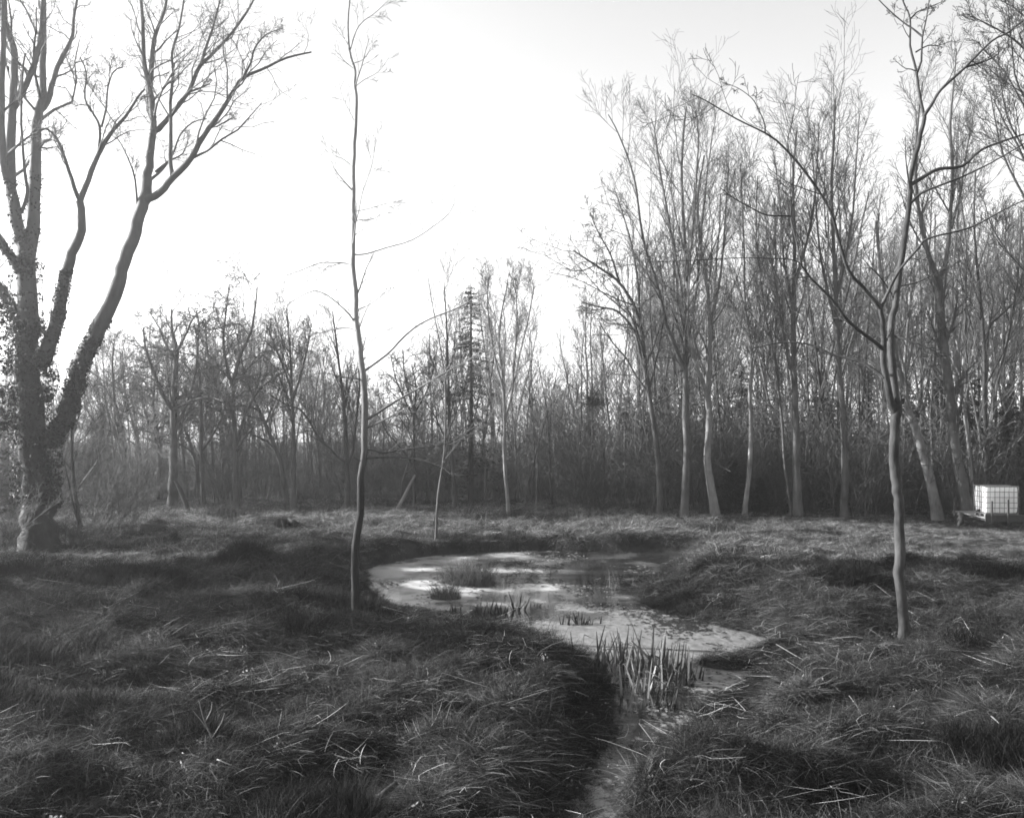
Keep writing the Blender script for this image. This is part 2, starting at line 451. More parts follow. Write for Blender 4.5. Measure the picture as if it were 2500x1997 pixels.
def upright(h, **kw):       # ash / alder like: steep branches
    P = dict(n=[9, 6, 4, 3, 2], s=[7, 5, 3, 3, 3], wob=[.05, .07, .09, .12, .15], up=[.05, .09, .09, .07, .05], k=[15, 8, 6, 3], t0=[.38, .22, .2, .2],
             ang=[38, 36, 38, 42], lr=[.36, .42, .45, .5], tap=[.55, .5, .5, .4], rr=[.5, .55, .6, .7], rmin=.006)
    P.update(kw); return P

def spreading(h, **kw):     # oak like: wide and crooked
    P = dict(n=[8, 7, 5, 4, 2], s=[7, 5, 4, 3, 3], wob=[.10, .22, .25, .28, .3], up=[.03, .07, .06, .05, .02], k=[12, 9, 7, 4], t0=[.3, .2, .15, .15],
             ang=[58, 52, 50, 50], lr=[.55, .42, .45, .5], tap=[.6, .4, .4, .3], rr=[.62, .6, .6, .7], rmin=.007)
    P.update(kw); return P

def catmull(pts, sub=3):
    out = []
    n = len(pts)
    for i in range(n - 1):
        a = pts[max(i - 1, 0)]; b = pts[i]; c = pts[i + 1]; d = pts[min(i + 2, n - 1)]
        for j in range(sub):
            t = j / sub
            out.append(tuple(0.5 * ((2 * b[k]) + (-a[k] + c[k]) * t + (2 * a[k] - 5 * b[k] + 4 * c[k] - d[k]) * t * t + (-a[k] + 3 * b[k] - 3 * c[k] + d[k]) * t ** 3) for k in range(len(b))))
    out.append(tuple(pts[-1]))
    return out

def traced_tree(name, label, D, stems, mat, P, dens=1.0, seed=1, limb_mat=None, sides=10, rough=0.08, twig_mat=None, base_flare=1.35, group=None):
    """stems: list of (points in photo px, r0 px, r1 px, end depth offset m, twig density, first level). stem 0 is the trunk"""
    D = D0(stems[0][0][0][1]) + max(0.0, (D - 40) * .25) if stems[0][0][0][1] > 1150 else D
    rng = random.Random(seed)
    done = []
    b0 = W(stems[0][0][0][0], stems[0][0][0][1], D)
    gz = hz(b0.x, b0.y)
    root = empty(name, (b0.x, b0.y, gz))
    tag(root, label, "tree", group)
    off = Vector((b0.x, b0.y, gz))
    tw = [Bark(), Bark()]
    for si, (pp, r0, r1, dz, dn, lev) in enumerate(stems):
        pp = catmull([(a, b) for a, b in pp], 3)
        x0, y0 = pp[0]
        dep0 = 0.0
        if done:
            best = 1e9
            for (qs, deps) in done:
                for (qx, qy), dq in zip(qs, deps):
                    e = (qx - x0) ** 2 + (qy - y0) ** 2
                    if e < best: best = e; dep0 = dq
        n = len(pp)
        deps = [dep0 + dz * (i / (n - 1)) for i in range(n)]
        done.append((pp, deps))
        pts, rr = [], []
        for i, ((x, y), de) in enumerate(zip(pp, deps)):
            q = W(x, y, D + de)
            t = i / (n - 1)
            r = (r0 + (r1 - r0) * t ** 0.85) * (D + de) / F
            if si == 0:
                hgt = q.z - gz
                r *= 1 + (base_flare - 1) * math.exp(-max(hgt, 0) / max(0.05, 2.2 * r))
                if i == 0: q.z = gz - 0.12
            jit = 0.10 * r
            q = q + Vector((rng.gauss(0, jit), rng.gauss(0, jit), 0)) - off
            pts.append(q); rr.append(max(r, P['rmin']))
        bk = Bark(); bk.add(pts, rr, sides if r0 > 5 else max(5, sides - 4))
        nm = "trunk" if si == 0 else "limb"
        link(nm, bk.mesh(nm, rough, seed + si), (mat if si == 0 else (limb_mat or mat)), root)
        if dn > 0:
            Ln = sum((pts[i + 1] - pts[i]).length for i in range(n - 1))
            PP = P
            spawn(tw, pts, rr, lev, rng, PP, Ln * (.22 if si == 0 and name == "slim_tree" else 1.0), dn * dens * (1.6 if si == 0 and name == "slim_tree" else 1.0))
    for b_ in tw[:]:
        pass
    merged = Bark()
    for b_ in tw:
        for k_, l_ in b_.g.items(): merged.g.setdefault(k_, []).extend(l_)
    me = merged.mesh("twigs")
    if me: tag(link("twigs", me, twig_mat or limb_mat or mat, root), kind='stuff')
    return root

# --- big ivy-clad tree at the left
BIG_D = D0(1348)
P_big = spreading(0, n=[8, 6, 5, 4, 3], s=[6, 4, 3, 3, 3], rmin=.005, lr=[.5, .34, .46, .55], k=[10, 11, 6, 4], ang=[45, 40, 42, 45], up=[.03, .09, .09, .06, .03], t0=[.3, .25, .2, .15], rr=[.5, .5, .6, .7])
BIG = [
    ([(97, 1348), (96, 1290), (92, 1219), (83, 1110), (74, 990), (68, 894), (67, 800), (66, 700), (60, 600)], 39, 20, 0.3, 0, 1),
    ([(66, 650), (80, 540), (84, 420), (88, 330), (93, 270), (104, 230), (103, 155), (107, 60), (105, -30)], 17, 5, 0.8, .6, 1),
    ([(92, 275), (116, 250), (130, 195), (143, 155), (163, 118), (177, 88), (180, 45), (190, -10)], 8, 3, 1.2, .8, 1),
    ([(55, 600), (45, 555), (34, 500), (25, 440), (24, 366), (29, 300), (31, 240), (35, 170), (34, 120), (23, 90), (13, 50), (10, -20)], 16, 5, -1.2, .6, 1),
    ([(36, 262), (49, 235), (65, 203), (87, 150), (98, 93), (102, 40), (106, -30)], 9, 4, -.6, .7, 1),
    ([(30, 470), (10, 400), (4, 250), (8, 110), (3, -10)], 10, 5, -1.6, .5, 1),
    ([(60, 670), (30, 632), (2, 590), (-40, 520), (-90, 380)], 13, 6, -1.5, .5, 1),
    ([(60, 800), (25, 745), (-10, 690), (-70, 600), (-130, 420)], 15, 7, 1.0, .5, 1),
    ([(52, 520), (68, 470), (60, 420), (52, 300), (55, 180), (62, 130)], 5, 2, -1.0, .5, 1),
    ([(96, 890), (117, 846), (138, 784), (150, 723), (163, 659), (176, 618), (199, 561), (195, 490)], 19, 9, -1.2, 0, 1),
    ([(195, 492), (175, 439), (154, 374), (142, 345), (118, 317), (95, 318)], 5.5, 2, -1.0, .9, 1),
    ([(196, 490), (215, 439), (240, 378), (262, 338), (285, 309), (313, 276), (335, 240), (354, 218)], 7.5, 2, -.4, .9, 1),
    ([(240, 378), (244, 313), (226, 275), (207, 240), (211, 179), (195, 140)], 4, 1.5, -.6, 1.0, 1),
    ([(248, 310), (258, 270), (264, 211), (278, 175), (300, 165)], 3, 1.2, .4, 1.0, 1),
    ([(118, 1085), (140, 1050), (161, 1020), (179, 955), (197, 890), (228, 829), (260, 764), (285, 703), (296, 660), (321, 589), (343, 525), (356, 470), (358, 430)], 24, 12, 1.8, 0, 1),
    ([(358, 440), (366, 386), (373, 325), (372, 260), (363, 203), (351, 154), (349, 89), (344, -10)], 11, 4, 1.0, .8, 1),
    ([(366, 215), (370, 165), (373, 112), (385, 70), (400, 30), (410, -25)], 7, 3, .8, .9, 1),
    ([(376, 322), (395, 308), (431, 264), (463, 222), (488, 163), (524, 128), (569, 77), (605, 26), (625, -10)], 7, 2, .6, 1.0, 1),
    ([(488, 165), (505, 110), (522, 60), (540, -10)], 4, 2, .8, 1.0, 1),
    ([(356, 492), (390, 470), (423, 433), (467, 386), (496, 333), (541, 272), (569, 224), (593, 191), (640, 170), (700, 142), (760, 128)], 10, 2, -.8, 1.0, 1),
    ([(590, 195), (612, 155), (622, 118), (650, 85), (690, 70)], 3.5, 1.2, -.6, 1.0, 1),
    ([(420, 438), (416, 382), (417, 300), (416, 250), (423, 179), (420, 130), (436, 73), (450, -5)], 6, 2, 1.4, 1.0, 1),
    ([(366, 440), (395, 415), (420, 380), (440, 330), (470, 300), (505, 290)], 4, 1.2, 1.6, 1.0, 1),
    ([(380, 420), (410, 395), (445, 376), (460, 340)], 3.5, 1.2, .8, .8, 1),
    ([(541, 275), (520, 312), (555, 295), (566, 288)], 2.5, 1.2, .3, .5, 1),
    ([(463, 225), (490, 215), (512, 205)], 3, 1.5, .4, .6, 1),
    ([(335, 500), (330, 440), (318, 400), (300, 360), (285, 335)], 3, 1.2, -1, 1.0, 1),
]
big_root = traced_tree("ivy_clad_tree", "massive dark ivy-clad tree with several thick stems leaning apart at the left edge", BIG_D, BIG, M_BIG, P_big, 1.0, 11, M_BIG, 12, 0.12)

def leaf_cloud(name, pts, nrm, size, tones, mat, parent, rs):
    """small bent leaves (two triangles each) standing off points"""
    n = len(pts)
    a = rs.randn(n, 3); t = a - nrm * (a * nrm).sum(1, keepdims=True); t /= np.linalg.norm(t, axis=1, keepdims=True)
    tilt = nrm + 0.9 * rs.randn(n, 3); tilt /= np.linalg.norm(tilt, axis=1, keepdims=True)
    b_ = np.cross(tilt, t); b_ /= np.linalg.norm(b_, axis=1, keepdims=True) + 1e-9
    s_ = (size * (0.5 + rs.rand(n)))[:, None]
    V = np.stack([pts - t * s_, pts + b_ * s_ * .8, pts + t * s_, pts - b_ * s_ * .8 + tilt * s_ * .25], 1).reshape(-1, 3)
    k = np.arange(n)[:, None] * 4
    return tag(link(name, mesh_np(name, V, np.concatenate([k, k + 1, k + 2, k + 3], 1), False, np.repeat(tones, 4)), mat, parent), kind='stuff')

def ivy(root, D, stems, n_per, seed, ylim):
    rs = np.random.RandomState(seed); P_, N_ = [], []
    for pp, r0, r1, dep, cover in stems:
        pp = catmull(pp, 4); n = len(pp)
        seglen = sum(math.hypot(pp[i + 1][0] - pp[i][0], pp[i + 1][1] - pp[i][1]) for i in range(n - 1))
        N = int(seglen * (r0 + r1) / 2 * n_per * cover)
        t = rs.rand(N) ** 1.15 * (n - 1)
        # ivy hangs in clumps
        keep = vnoise(t * 2.3, rs.rand(N) * 2.5, seed) > 0.38
        t = t[keep]; N = len(t)
        i = np.minimum(t.astype(int), n - 2); u = t - i
        A = np.array(pp)
        xy = A[i] * (1 - u[:, None]) + A[i + 1] * u[:, None]
        r = (r0 + (r1 - r0) * t / (n - 1)) * (1.0 + 0.28 * rs.rand(N) ** 2)
        ph = rs.rand(N) * 2 * math.pi
        d = D + dep * t / (n - 1)
        wx = (xy[:, 0] - CX) / F * d; wz = CAM_H - (xy[:, 1] - HY) / F * d
        rm = r * d / F
        nr = np.stack([np.cos(ph), np.sin(ph), 0 * ph], 1)
        P_.append(np.stack([wx, d, wz], 1) + nr * rm[:, None]); N_.append(nr)
    P_ = np.concatenate(P_) - np.array(root.location); N_ = np.concatenate(N_)
    leaf_cloud("ivy", P_, N_, 0.034, 0.008 + 0.035 * rs.rand(len(P_)) ** 3, M_IVY, root, rs)

ivy(big_root, BIG_D, [
    ([(90, 1230), (83, 1110), (74, 990), (68, 894), (66, 800)], 46, 38, .1, .75),
    ([(66, 800), (66, 700), (68, 640)], 36, 30, .3, .5),
    ([(66, 650), (80, 540), (84, 420)], 20, 15, .3, .35),
    ([(55, 600), (34, 500), (25, 440)], 18, 14, -.5, .3),
    ([(60, 800), (25, 745), (-10, 690)], 18, 14, .5, .7), ([(60, 670), (30, 632), (2, 590)], 15, 12, -.7, .7),
    ([(96, 890), (117, 846), (138, 784), (150, 723), (163, 659)], 22, 13, -1.0, .7),
    ([(118, 1085), (140, 1050), (161, 1020), (179, 955), (197, 890), (228, 829), (250, 780)], 27, 19, 1.1, .95),
    ([(130, 1240), (133, 1150), (128, 1080)], 14, 20, 0.0, .8), ([(100, 980), (128, 940), (120, 880)], 16, 12, -.2, 1.0),
    ([(20, 1050), (10, 930), (15, 800), (5, 740)], 36, 26, .4, .9),
], 0.75, 5, 600)

# --- slim young tree in the middle
P_slim = upright(0, n=[8, 6, 5, 4, 3], s=[6, 4, 3, 3, 3], k=[6, 6, 5, 3], rmin=.0032, ang=[55, 32, 34, 36], lr=[.09, .36, .45, .5], up=[.0, .0, .03, .03, .02], rr=[.4, .55, .6, .7], t0=[.3, .3, .25, .2])
MID = [
    ([(870, 1508), (867, 1420), (868, 1336), (879, 1253), (881, 1166), (889, 1101), (891, 992), (885, 914), (879, 853), (870, 783), (868, 709), (862, 644), (863, 561), (863, 488), (863, 407), (867, 325), (870, 252), (866, 203), (867, 175), (856, 138), (850, 94), (850, 41), (854, 0), (858, -70)], 10.5, 1.6, 0.2, .9, 1),
    ([(889, 906), (944, 866), (987, 822), (1020, 795), (1061, 774), (1118, 752), (1162, 726), (1190, 716)], 3.2, 1, 1.0, 1.0, 1),
    ([(898, 1023), (961, 983), (1022, 948), (1088, 909), (1144, 879), (1182, 852)], 3.6, 1, .5, 1.0, 1),
    ([(896, 1045), (948, 1020), (987, 1000), (1012, 985)], 2.8, .8, -.6, 1.0, 1),
    ([(896, 1097), (915, 1100), (937, 1106), (979, 1098), (1070, 1088), (1122, 1066), (1200, 1014)], 3, 1, .8, 1.0, 1),
    ([(895, 1119), (961, 1116), (1013, 1120), (1074, 1138), (1100, 1158)], 3, 1, -.5, .8, 1),
    ([(878, 925), (844, 922), (787, 911), (740, 925)], 2.4, .8, -.4, 1.0, 1),
    ([(868, 808), (844, 800), (787, 811), (709, 826)], 2.5, .8, .4, 1.0, 1),
    ([(866, 785), (850, 765), (835, 750), (800, 722), (765, 711), (722, 731), (700, 745)], 2.4, .8, -.5, .8, 1),
    ([(861, 658), (855, 648), (844, 643), (804, 641), (778, 643), (735, 660), (700, 672)], 2.8, .8, .5, 1.4, 1),
    ([(866, 622), (895, 620), (944, 605), (1005, 587), (1058, 553), (1094, 524), (1110, 495)], 2, .6, .6, .8, 1),
    ([(866, 552), (875, 520), (885, 470), (905, 415), (912, 380), (918, 345)], 1.6, .5, -.5, 1.0, 1),
    ([(860, 408), (840, 390), (815, 378), (790, 350)], 1.6, .5, .4, 1.0, 1),
    ([(864, 542), (880, 537), (905, 537), (940, 520)], 1.5, .5, .3, .8, 1),
    ([(854, 126), (870, 75), (890, 50), (915, 33), (950, 0)], 1.7, .6, -.4, 1.0, 1),
    ([(864, 517), (900, 510), (940, 498), (980, 490)], 1.2, .4, .4, .8, 1), ([(864, 155), (888, 145), (905, 118), (912, 108)], 1.2, .5, .3, .8, 1),
    ([(868, 212), (890, 195), (925, 175), (950, 140)], 1.1, .4, -.3, .8, 1), ([(884, 860), (900, 838), (925, 820), (945, 805)], 1.2, .4, .4, .8, 1),
    ([(872, 758), (905, 742), (935, 720), (948, 700)], 1.5, .5, -.4, .6, 1),
    ([(886, 1128), (872, 1122), (863, 1116)], 2, 1.2, 0, 0, 1),
    ([(866, 1510), (850, 1497), (825, 1503)], 5, 2, -.3, 0, 1),
]
traced_tree("slim_tree", "tall thin dark-barked young tree on the near pond bank, centre left", 11.6, MID, M_SLIM, P_slim, 1.0, 21, M_SLIM, 10, .10)

# --- slim forked tree at the right
P_fork = spreading(0, n=[8, 6, 5, 4, 3], s=[6, 4, 3, 3, 3], k=[6, 5, 4, 3], rmin=.004, ang=[50, 42, 44, 45], lr=[.3, .24, .45, .5], up=[.02, .05, .04, .03, .02], wob=[.1, .15, .2, .22, .25], rr=[.4, .5, .6, .7], t0=[.3, .3, .25, .2])
FORK = [
    ([(2211, 1572), (2205, 1500), (2198, 1420), (2196, 1350), (2197, 1253), (2190, 1201), (2183, 1144), (2183, 1079), (2187, 1020), (2189, 990)], 12.5, 11.5, 0, 0, 1),
    ([(2184, 1005), (2174, 974), (2161, 913), (2157, 853), (2156, 800), (2150, 752)], 9.5, 5.5, -.3, .3, 1),
    ([(2157, 853), (2135, 835), (2074, 787), (2031, 731), (1983, 683), (1957, 648)], 5.5, 2.2, -.8, .5, 1),
    ([(1957, 648), (1930, 634), (1808, 630), (1675, 637), (1600, 640)], 1.7, .5, -.4, 1.0, 1),
    ([(1957, 650), (1945, 590), (1930, 528), (1940, 480), (1951, 434), (1975, 405)], 2.6, 1, .3, .8, 1),
    ([(1930, 527), (1874, 526), (1829, 505), (1788, 482), (1760, 460)], 2.4, 1, -.3, .8, 1),
    ([(2150, 752), (2109, 704), (2074, 665), (2052, 600), (2027, 515), (1976, 434), (1910, 357), (1869, 326), (1798, 291), (1721, 245), (1690, 232)], 5.5, 1, -1.0, 1.2, 1),
    ([(1868, 326), (1866, 300), (1852, 268), (1835, 240), (1800, 215), (1760, 200)], 2, .6, -.3, 1.0, 1),
    ([(2151, 750), (2179, 691), (2205, 648), (2244, 604), (2267, 582), (2369, 556), (2446, 515), (2510, 485)], 4.5, 1.5, -.8, .8, 1),
    ([(2158, 922), (2118, 892), (2074, 876), (2031, 865), (1987, 844), (1943, 837), (1900, 837), (1840, 850)], 4.2, 1.2, .8, .8, 1),
    ([(2191, 1000), (2187, 970), (2179, 896), (2174, 809), (2184, 752), (2192, 687), (2205, 609), (2211, 561), (2221, 490), (2224, 423), (2242, 357), (2257, 286)], 10, 5, .3, .25, 1),
    ([(2257, 288), (2242, 219), (2237, 173), (2222, 112), (2222, 48), (2205, 5), (2190, -40)], 4.2, 1.4, .3, .6, 1),
    ([(2238, 180), (2249, 150), (2252, 92), (2262, 45), (2270, -10)], 3.2, 1.2, -.3, .6, 1),
    ([(2252, 90), (2230, 72), (2206, 56), (2170, 25), (2135, -10)], 2.6, 1.2, .3, .6, 1),
    ([(2222, 48), (2240, 30), (2270, 18), (2300, 5)], 2, .8, .3, .8, 1),
    ([(2236, 128), (2265, 112), (2290, 112), (2325, 100)], 2, .8, .3, 1.0, 1),
    ([(2256, 285), (2275, 255), (2298, 219), (2359, 163), (2420, 102), (2461, 80), (2500, 50)], 4.6, 1.6, -.5, .8, 1),
    ([(2357, 165), (2400, 152), (2436, 133), (2452, 105)], 2.8, 1, .3, .8, 1),
    ([(2223, 452), (2255, 432), (2293, 413), (2349, 406), (2395, 367), (2450, 345), (2510, 325)], 5.5, 2, .5, .7, 1),
    ([(2222, 498), (2245, 475), (2267, 464), (2344, 434), (2420, 398), (2510, 345)], 4, 1.5, -.5, .7, 1),
    ([(2182, 820), (2220, 832), (2270, 852), (2310, 875)], 3, 1, -.6, .8, 1),
    ([(2186, 700), (2240, 690), (2300, 660), (2340, 640)], 2, .8, .6, .8, 1),
    ([(2190, 985), (2203, 983), (2206, 975)], 6, 4, 0, 0, 1),
]
traced_tree("forked_tree", "slender wavy tree forking at head height, standing alone in the right foreground grass", 9.25, FORK, M_MAPLE, P_fork, 1.4, 31, M_MAPLE, 12, .10)

# --- thin sapling standing in the meadow beyond the pond
traced_tree("pole_sapling", "thin slightly bowed sapling alone in the meadow just beyond the pond", 24.5, [
    ([(1064, 1322), (1070, 1210), (1085, 1101), (1088, 970), (1079, 870), (1057, 752), (1044, 670)], 3.6, 1, .3, 1.3, 1),
    ([(1086, 1090), (1150, 1062), (1200, 1030)], 1.6, .8, .5, .8, 1)], M_MID, upright(0, rmin=.004, lr=[.15, .25, .45, .5], k=[10, 7, 4, 2]), 1.0, 41, sides=7)

# --- trees on the edge of the wood, each with its own habit
P_edge = upright(0, n=[8, 7, 5, 4, 2], s=[6, 5, 3, 3, 3], k=[8, 13, 8, 5], rmin=.006, lr=[.3, .30, .45, .55], t0=[.35, .3, .15, .15], ang=[32, 30, 34, 40], up=[.03, .12, .12, .08, .04], rr=[.5, .5, .6, .75])
def edge(name, label, D, stems, mat, seed, P=P_edge, dens=1.0, sides=9, group=None):
    return traced_tree(name, label, D, stems, mat, P, dens, seed, mat, sides, .05, group=group)

edge("straight_tree", "stout straight smooth-barked tree at the wood's edge beyond the pond, lit along its left side", 38.5, [
    ([(1670, 1266), (1676, 1122), (1674, 992), (1672, 905), (1673, 844), (1674, 731), (1672, 600), (1664, 450), (1668, 330), (1676, 262)], 10, 2, .5, 1.3, 1),
    ([(1669, 905), (1648, 844), (1626, 792), (1609, 709), (1574, 600), (1563, 540), (1548, 434), (1512, 332), (1485, 280)], 6, 1.2, -1.5, 1, 1),
    ([(1672, 860), (1690, 780), (1705, 660), (1716, 520), (1730, 400), (1742, 310)], 5, 1.2, 1.5, 1, 1),
    ([(1672, 740), (1652, 640), (1630, 520), (1612, 420), (1600, 330), (1590, 290)], 4.5, 1.2, 1.0, 1, 1),
    ([(1673, 700), (1690, 580), (1700, 450), (1705, 330), (1698, 270)], 4, 1.2, -1.0, 1, 1)], M_GREY, 51)
edge("twin_stem_tree", "twisting pale tree dividing into two stems, next right of the stout straight trunk", 38.5, [
    ([(1748, 1266), (1735, 1188), (1727, 1122), (1731, 1035), (1730, 990), (1731, 905), (1733, 774), (1722, 665), (1709, 600), (1704, 480), (1720, 380)], 11, 2, .6, 1, 1),
    ([(1729, 1000), (1722, 950), (1705, 905), (1687, 853), (1679, 796), (1683, 680), (1690, 560), (1695, 440)], 6, 1.2, -1, 1, 1),
    ([(1733, 790), (1755, 700), (1768, 580), (1775, 460), (1780, 380)], 4.5, 1, 1, 1, 1)], M_PALE, 52)
edge("curved_tree", "thin tree with an S-curved trunk rising out of the small dark spruce", 38.5, [
    ([(1818, 1264), (1831, 1122), (1833, 1014), (1831, 961), (1835, 883), (1829, 818), (1818, 731), (1818, 644), (1813, 520), (1808, 400)], 6, 1.4, .3, 1.2, 1),
    ([(1834, 880), (1862, 800), (1880, 700), (1890, 590), (1893, 480)], 3, 1, -.8, 1, 1)], M_PALE, 53)
edge("thin_tree", "thin leaning tree crossing close behind a thicker trunk, right of the small spruce", 38.6, [
    ([(1935, 1264), (1918, 1144), (1907, 1014), (1892, 883), (1870, 774), (1857, 687), (1846, 560), (1850, 430)], 4.4, 1.2, .3, 1.3, 1)], M_GREY, 54)
edge("thick_tree", "thick rough upright tree at the wood's edge with a thin stem crossing its foot", 38.2, [
    ([(1947, 1266), (1944, 1122), (1942, 992), (1938, 861), (1938, 731), (1940, 600), (1936, 450), (1945, 320)], 11, 2, .4, 1.2, 1),
    ([(1937, 760), (1924, 690), (1912, 620), (1905, 500), (1890, 380)], 5, 1.2, 1, 1, 1),
    ([(1939, 700), (1962, 620), (1985, 520), (1995, 400), (2000, 300)], 5, 1.2, -1, 1, 1)], M_GREY, 55)
edge("grey_tree", "upright grey tree over the pale log on the grass, left of the forked foreground tree", 37.8, [
    ([(2060, 1266), (2063, 1122), (2057, 992), (2046, 861), (2041, 731), (2035, 600), (2030, 450), (2036, 330), (2040, 240)], 9.5, 2, .4, 1.2, 1),
    ([(2040, 735), (2062, 640), (2082, 520), (2090, 400), (2098, 280)], 4.5, 1.2, 1, 1, 1),
    ([(2043, 800), (2018, 700), (2000, 600), (1990, 470), (1982, 360)], 4.5, 1.2, -1, 1, 1)], M_GREY, 56)
edge("leaning_tree", "strongly leaning tree with a sunlit left side, left of the trailer", 37.0, [
    ([(2289, 1266), (2268, 1166), (2242, 1070), (2220, 1005), (2203, 930), (2187, 870), (2172, 780), (2150, 660), (2140, 540)], 13, 3, .5, 1.0, 1),
    ([(2206, 945), (2212, 850), (2222, 740), (2236, 620), (2240, 480)], 5, 1.2, 1.2, 1, 1)], M_PALE, 57)
edge("stout_tree", "biggest trunk beside the white tank, leaning slightly and forking high up", 36.9, [
    ([(2364, 1268), (2352, 1200), (2335, 1122), (2322, 992), (2305, 861), (2296, 774), (2292, 687)], 14, 10, .3, .5, 1),
    ([(2292, 690), (2280, 655), (2266, 620), (2248, 540), (2235, 430), (2240, 310), (2252, 200)], 8, 1.5, -1.2, 1.2, 1),
    ([(2293, 690), (2309, 635), (2318, 560), (2325, 420), (2320, 300), (2330, 190), (2335, 120)], 7, 1.4, 1.0, 1.2, 1),
    ([(2322, 560), (2345, 470), (2360, 370), (2380, 260)], 4, 1.2, -.8, 1.2, 1)], M_GREY, 58)
edge("white_barked_tree", "slim white-barked stem running up close beside the biggest trunk at the tank", 37.2, [
    ([(2380, 1266), (2372, 1179), (2361, 1057), (2348, 970), (2340, 861), (2329, 796), (2326, 700), (2334, 580), (2345, 450)], 5, 1.4, .4, 1, 1)], M_PALE, 59)
edge("vee_tree", "tree splitting into a wide open V above the tank", 40.0, [
    ([(2412, 1262), (2408, 1100), (2403, 960), (2404, 860), (2396, 760), (2385, 640), (2378, 540), (2382, 420)], 7, 1.5, .4, 1, 1),
    ([(2405, 830), (2418, 792), (2448, 765), (2483, 722), (2500, 640), (2510, 520)], 4.5, 1.2, 1, 1, 1)], M_DARK, 60)
edge("sweeping_tree", "tree with its crown swept over to the left above the pond", 41.0, [
    ([(1612, 1262), (1609, 1140), (1596, 1035), (1583, 948), (1570, 839), (1561, 787), (1544, 739), (1509, 687), (1474, 661), (1430, 632), (1400, 612)], 8, 1.8, -.6, 1.4, 1),
    ([(1578, 920), (1560, 850), (1548, 809), (1509, 761), (1465, 750), (1420, 738)], 5, 1.5, .8, 1.2, 1),
    ([(1562, 790), (1558, 700), (1545, 610), (1520, 520), (1500, 460)], 4, 1.2, 1, 1, 1),
    ([(1512, 690), (1490, 620), (1462, 570), (1440, 520)], 3, 1, -.8, 1.2, 1),
    ([(1585, 950), (1606, 860), (1620, 760), (1612, 640)], 3.5, 1, -1, 1, 1)], M_MID, 61, spreading(0, rmin=.008, k=[8, 11, 8, 4], lr=[.4, .30, .42, .5], n=[8, 7, 5, 4, 2], s=[6, 5, 3, 3, 3], up=[.03, .07, .06, .04, .02]))
edge("birch", "slender pale-stemmed tree with a fan-shaped crown behind the middle of the pond", 42.0, [
    ([(1242, 1266), (1231, 1101), (1232, 1053), (1229, 948), (1218, 840), (1225, 760), (1240, 690)], 5, 1.6, .4, 1.2, 1),
    ([(1230, 1040), (1250, 960), (1268, 870), (1290, 780), (1305, 700)], 3.6, 1.2, .8, 1.2, 1),
    ([(1229, 950), (1210, 880), (1196, 800), (1190, 720), (1195, 670)], 3.2, 1.2, -.6, 1.2, 1),
    ([(1250, 965), (1258, 860), (1262, 760), (1258, 680)], 3, 1, -.8, 1.2, 1)], M_PALE, 62)
edge("dark_tree", "dark upright tree just left of the ragged tall spruce", 46.0, [
    ([(1112, 1256), (1107, 1153), (1098, 1079), (1096, 983), (1094, 900), (1090, 790), (1085, 700)], 7, 1.4, .4, 1.2, 1)], M_DARK, 63)
edge("forked_far_tree", "dark tree forking low into three spread stems, right behind the slim middle tree", 44.0, [
    ([(851, 1254), (846, 1131), (843, 1036), (835, 948), (822, 844), (812, 760)], 7.5, 1.4, .4, 1.0, 1),
    ([(848, 1128), (831, 1120), (800, 1090), (774, 1062), (739, 1005), (700, 988), (660, 965)], 4.4, 1.2, -1.5, .8, 1),
    ([(850, 1130), (862, 1095), (873, 992), (880, 900), (872, 800)], 4.8, 1.2, .8, 1, 1)], M_DARK, 64)
edge("small_oak", "small low-crowned tree in the gap of the tree line, left of the bowed sapling", 46.0, [
    ([(1012, 1250), (1011, 1130), (1011, 1014), (1016, 950), (1005, 890)], 4.4, 1.4, .4, 1.0, 1),
    ([(1011, 1020), (985, 970), (965, 920), (955, 870)], 2.8, 1, .5, 1, 1), ([(1012, 1010), (1040, 960), (1056, 910), (1060, 870)], 2.6, 1, -.5, 1, 1)], M_DARK, 65, spreading(0, rmin=.009))
P_oak = spreading(0, rmin=.010, k=[8, 10, 8, 5], lr=[.4, .36, .42, .5], n=[8, 7, 5, 4, 2], s=[6, 5, 3, 3, 3])
edge("old_oak", "broad old oak with crooked spreading limbs, left half of the far tree line", 50.0, [
    ([(420, 1258), (423, 1180), (424, 1097), (424, 995), (427, 914), (431, 853), (420, 810), (419, 756)], 13, 2, .5, 1, 1),
    ([(423, 1000), (407, 980), (390, 947), (372, 900), (355, 850), (350, 800)], 7, 1.8, -1.5, 1, 1),
    ([(423, 1120), (392, 1105), (368, 1048), (352, 1000), (345, 940)], 6, 1.6, 1.5, 1, 1),
    ([(427, 1050), (450, 1000), (470, 940), (482, 870), (478, 800)], 6, 1.6, 1, 1, 1),
    ([(425, 1000), (470, 978), (510, 970), (545, 980)], 4.5, 1.4, -2, 1, 1),
    ([(430, 860), (452, 820), (470, 780), (490, 760)], 4, 1.2, -.8, 1, 1), ([(428, 880), (404, 840), (388, 800), (370, 770)], 4, 1.2, .8, 1, 1)], M_MID, 66, P_oak)
edge("high_crowned_tree", "tallest tree of the left tree line, twin leaders rising to a high airy crown", 52.0, [
    ([(577, 1258), (576, 1180), (575, 1097), (569, 980), (572, 920), (589, 861), (612, 813), (622, 760), (628, 700)], 8, 1.6, .5, 1.1, 1),
    ([(570, 950), (553, 894), (545, 830), (552, 760), (560, 695)], 5, 1.4, -1, 1.1, 1), ([(576, 1090), (600, 1010), (635, 950), (690, 910), (720, 895)], 4.5, 1.4, 1.5, 1, 1)], M_MID, 67, P_oak)
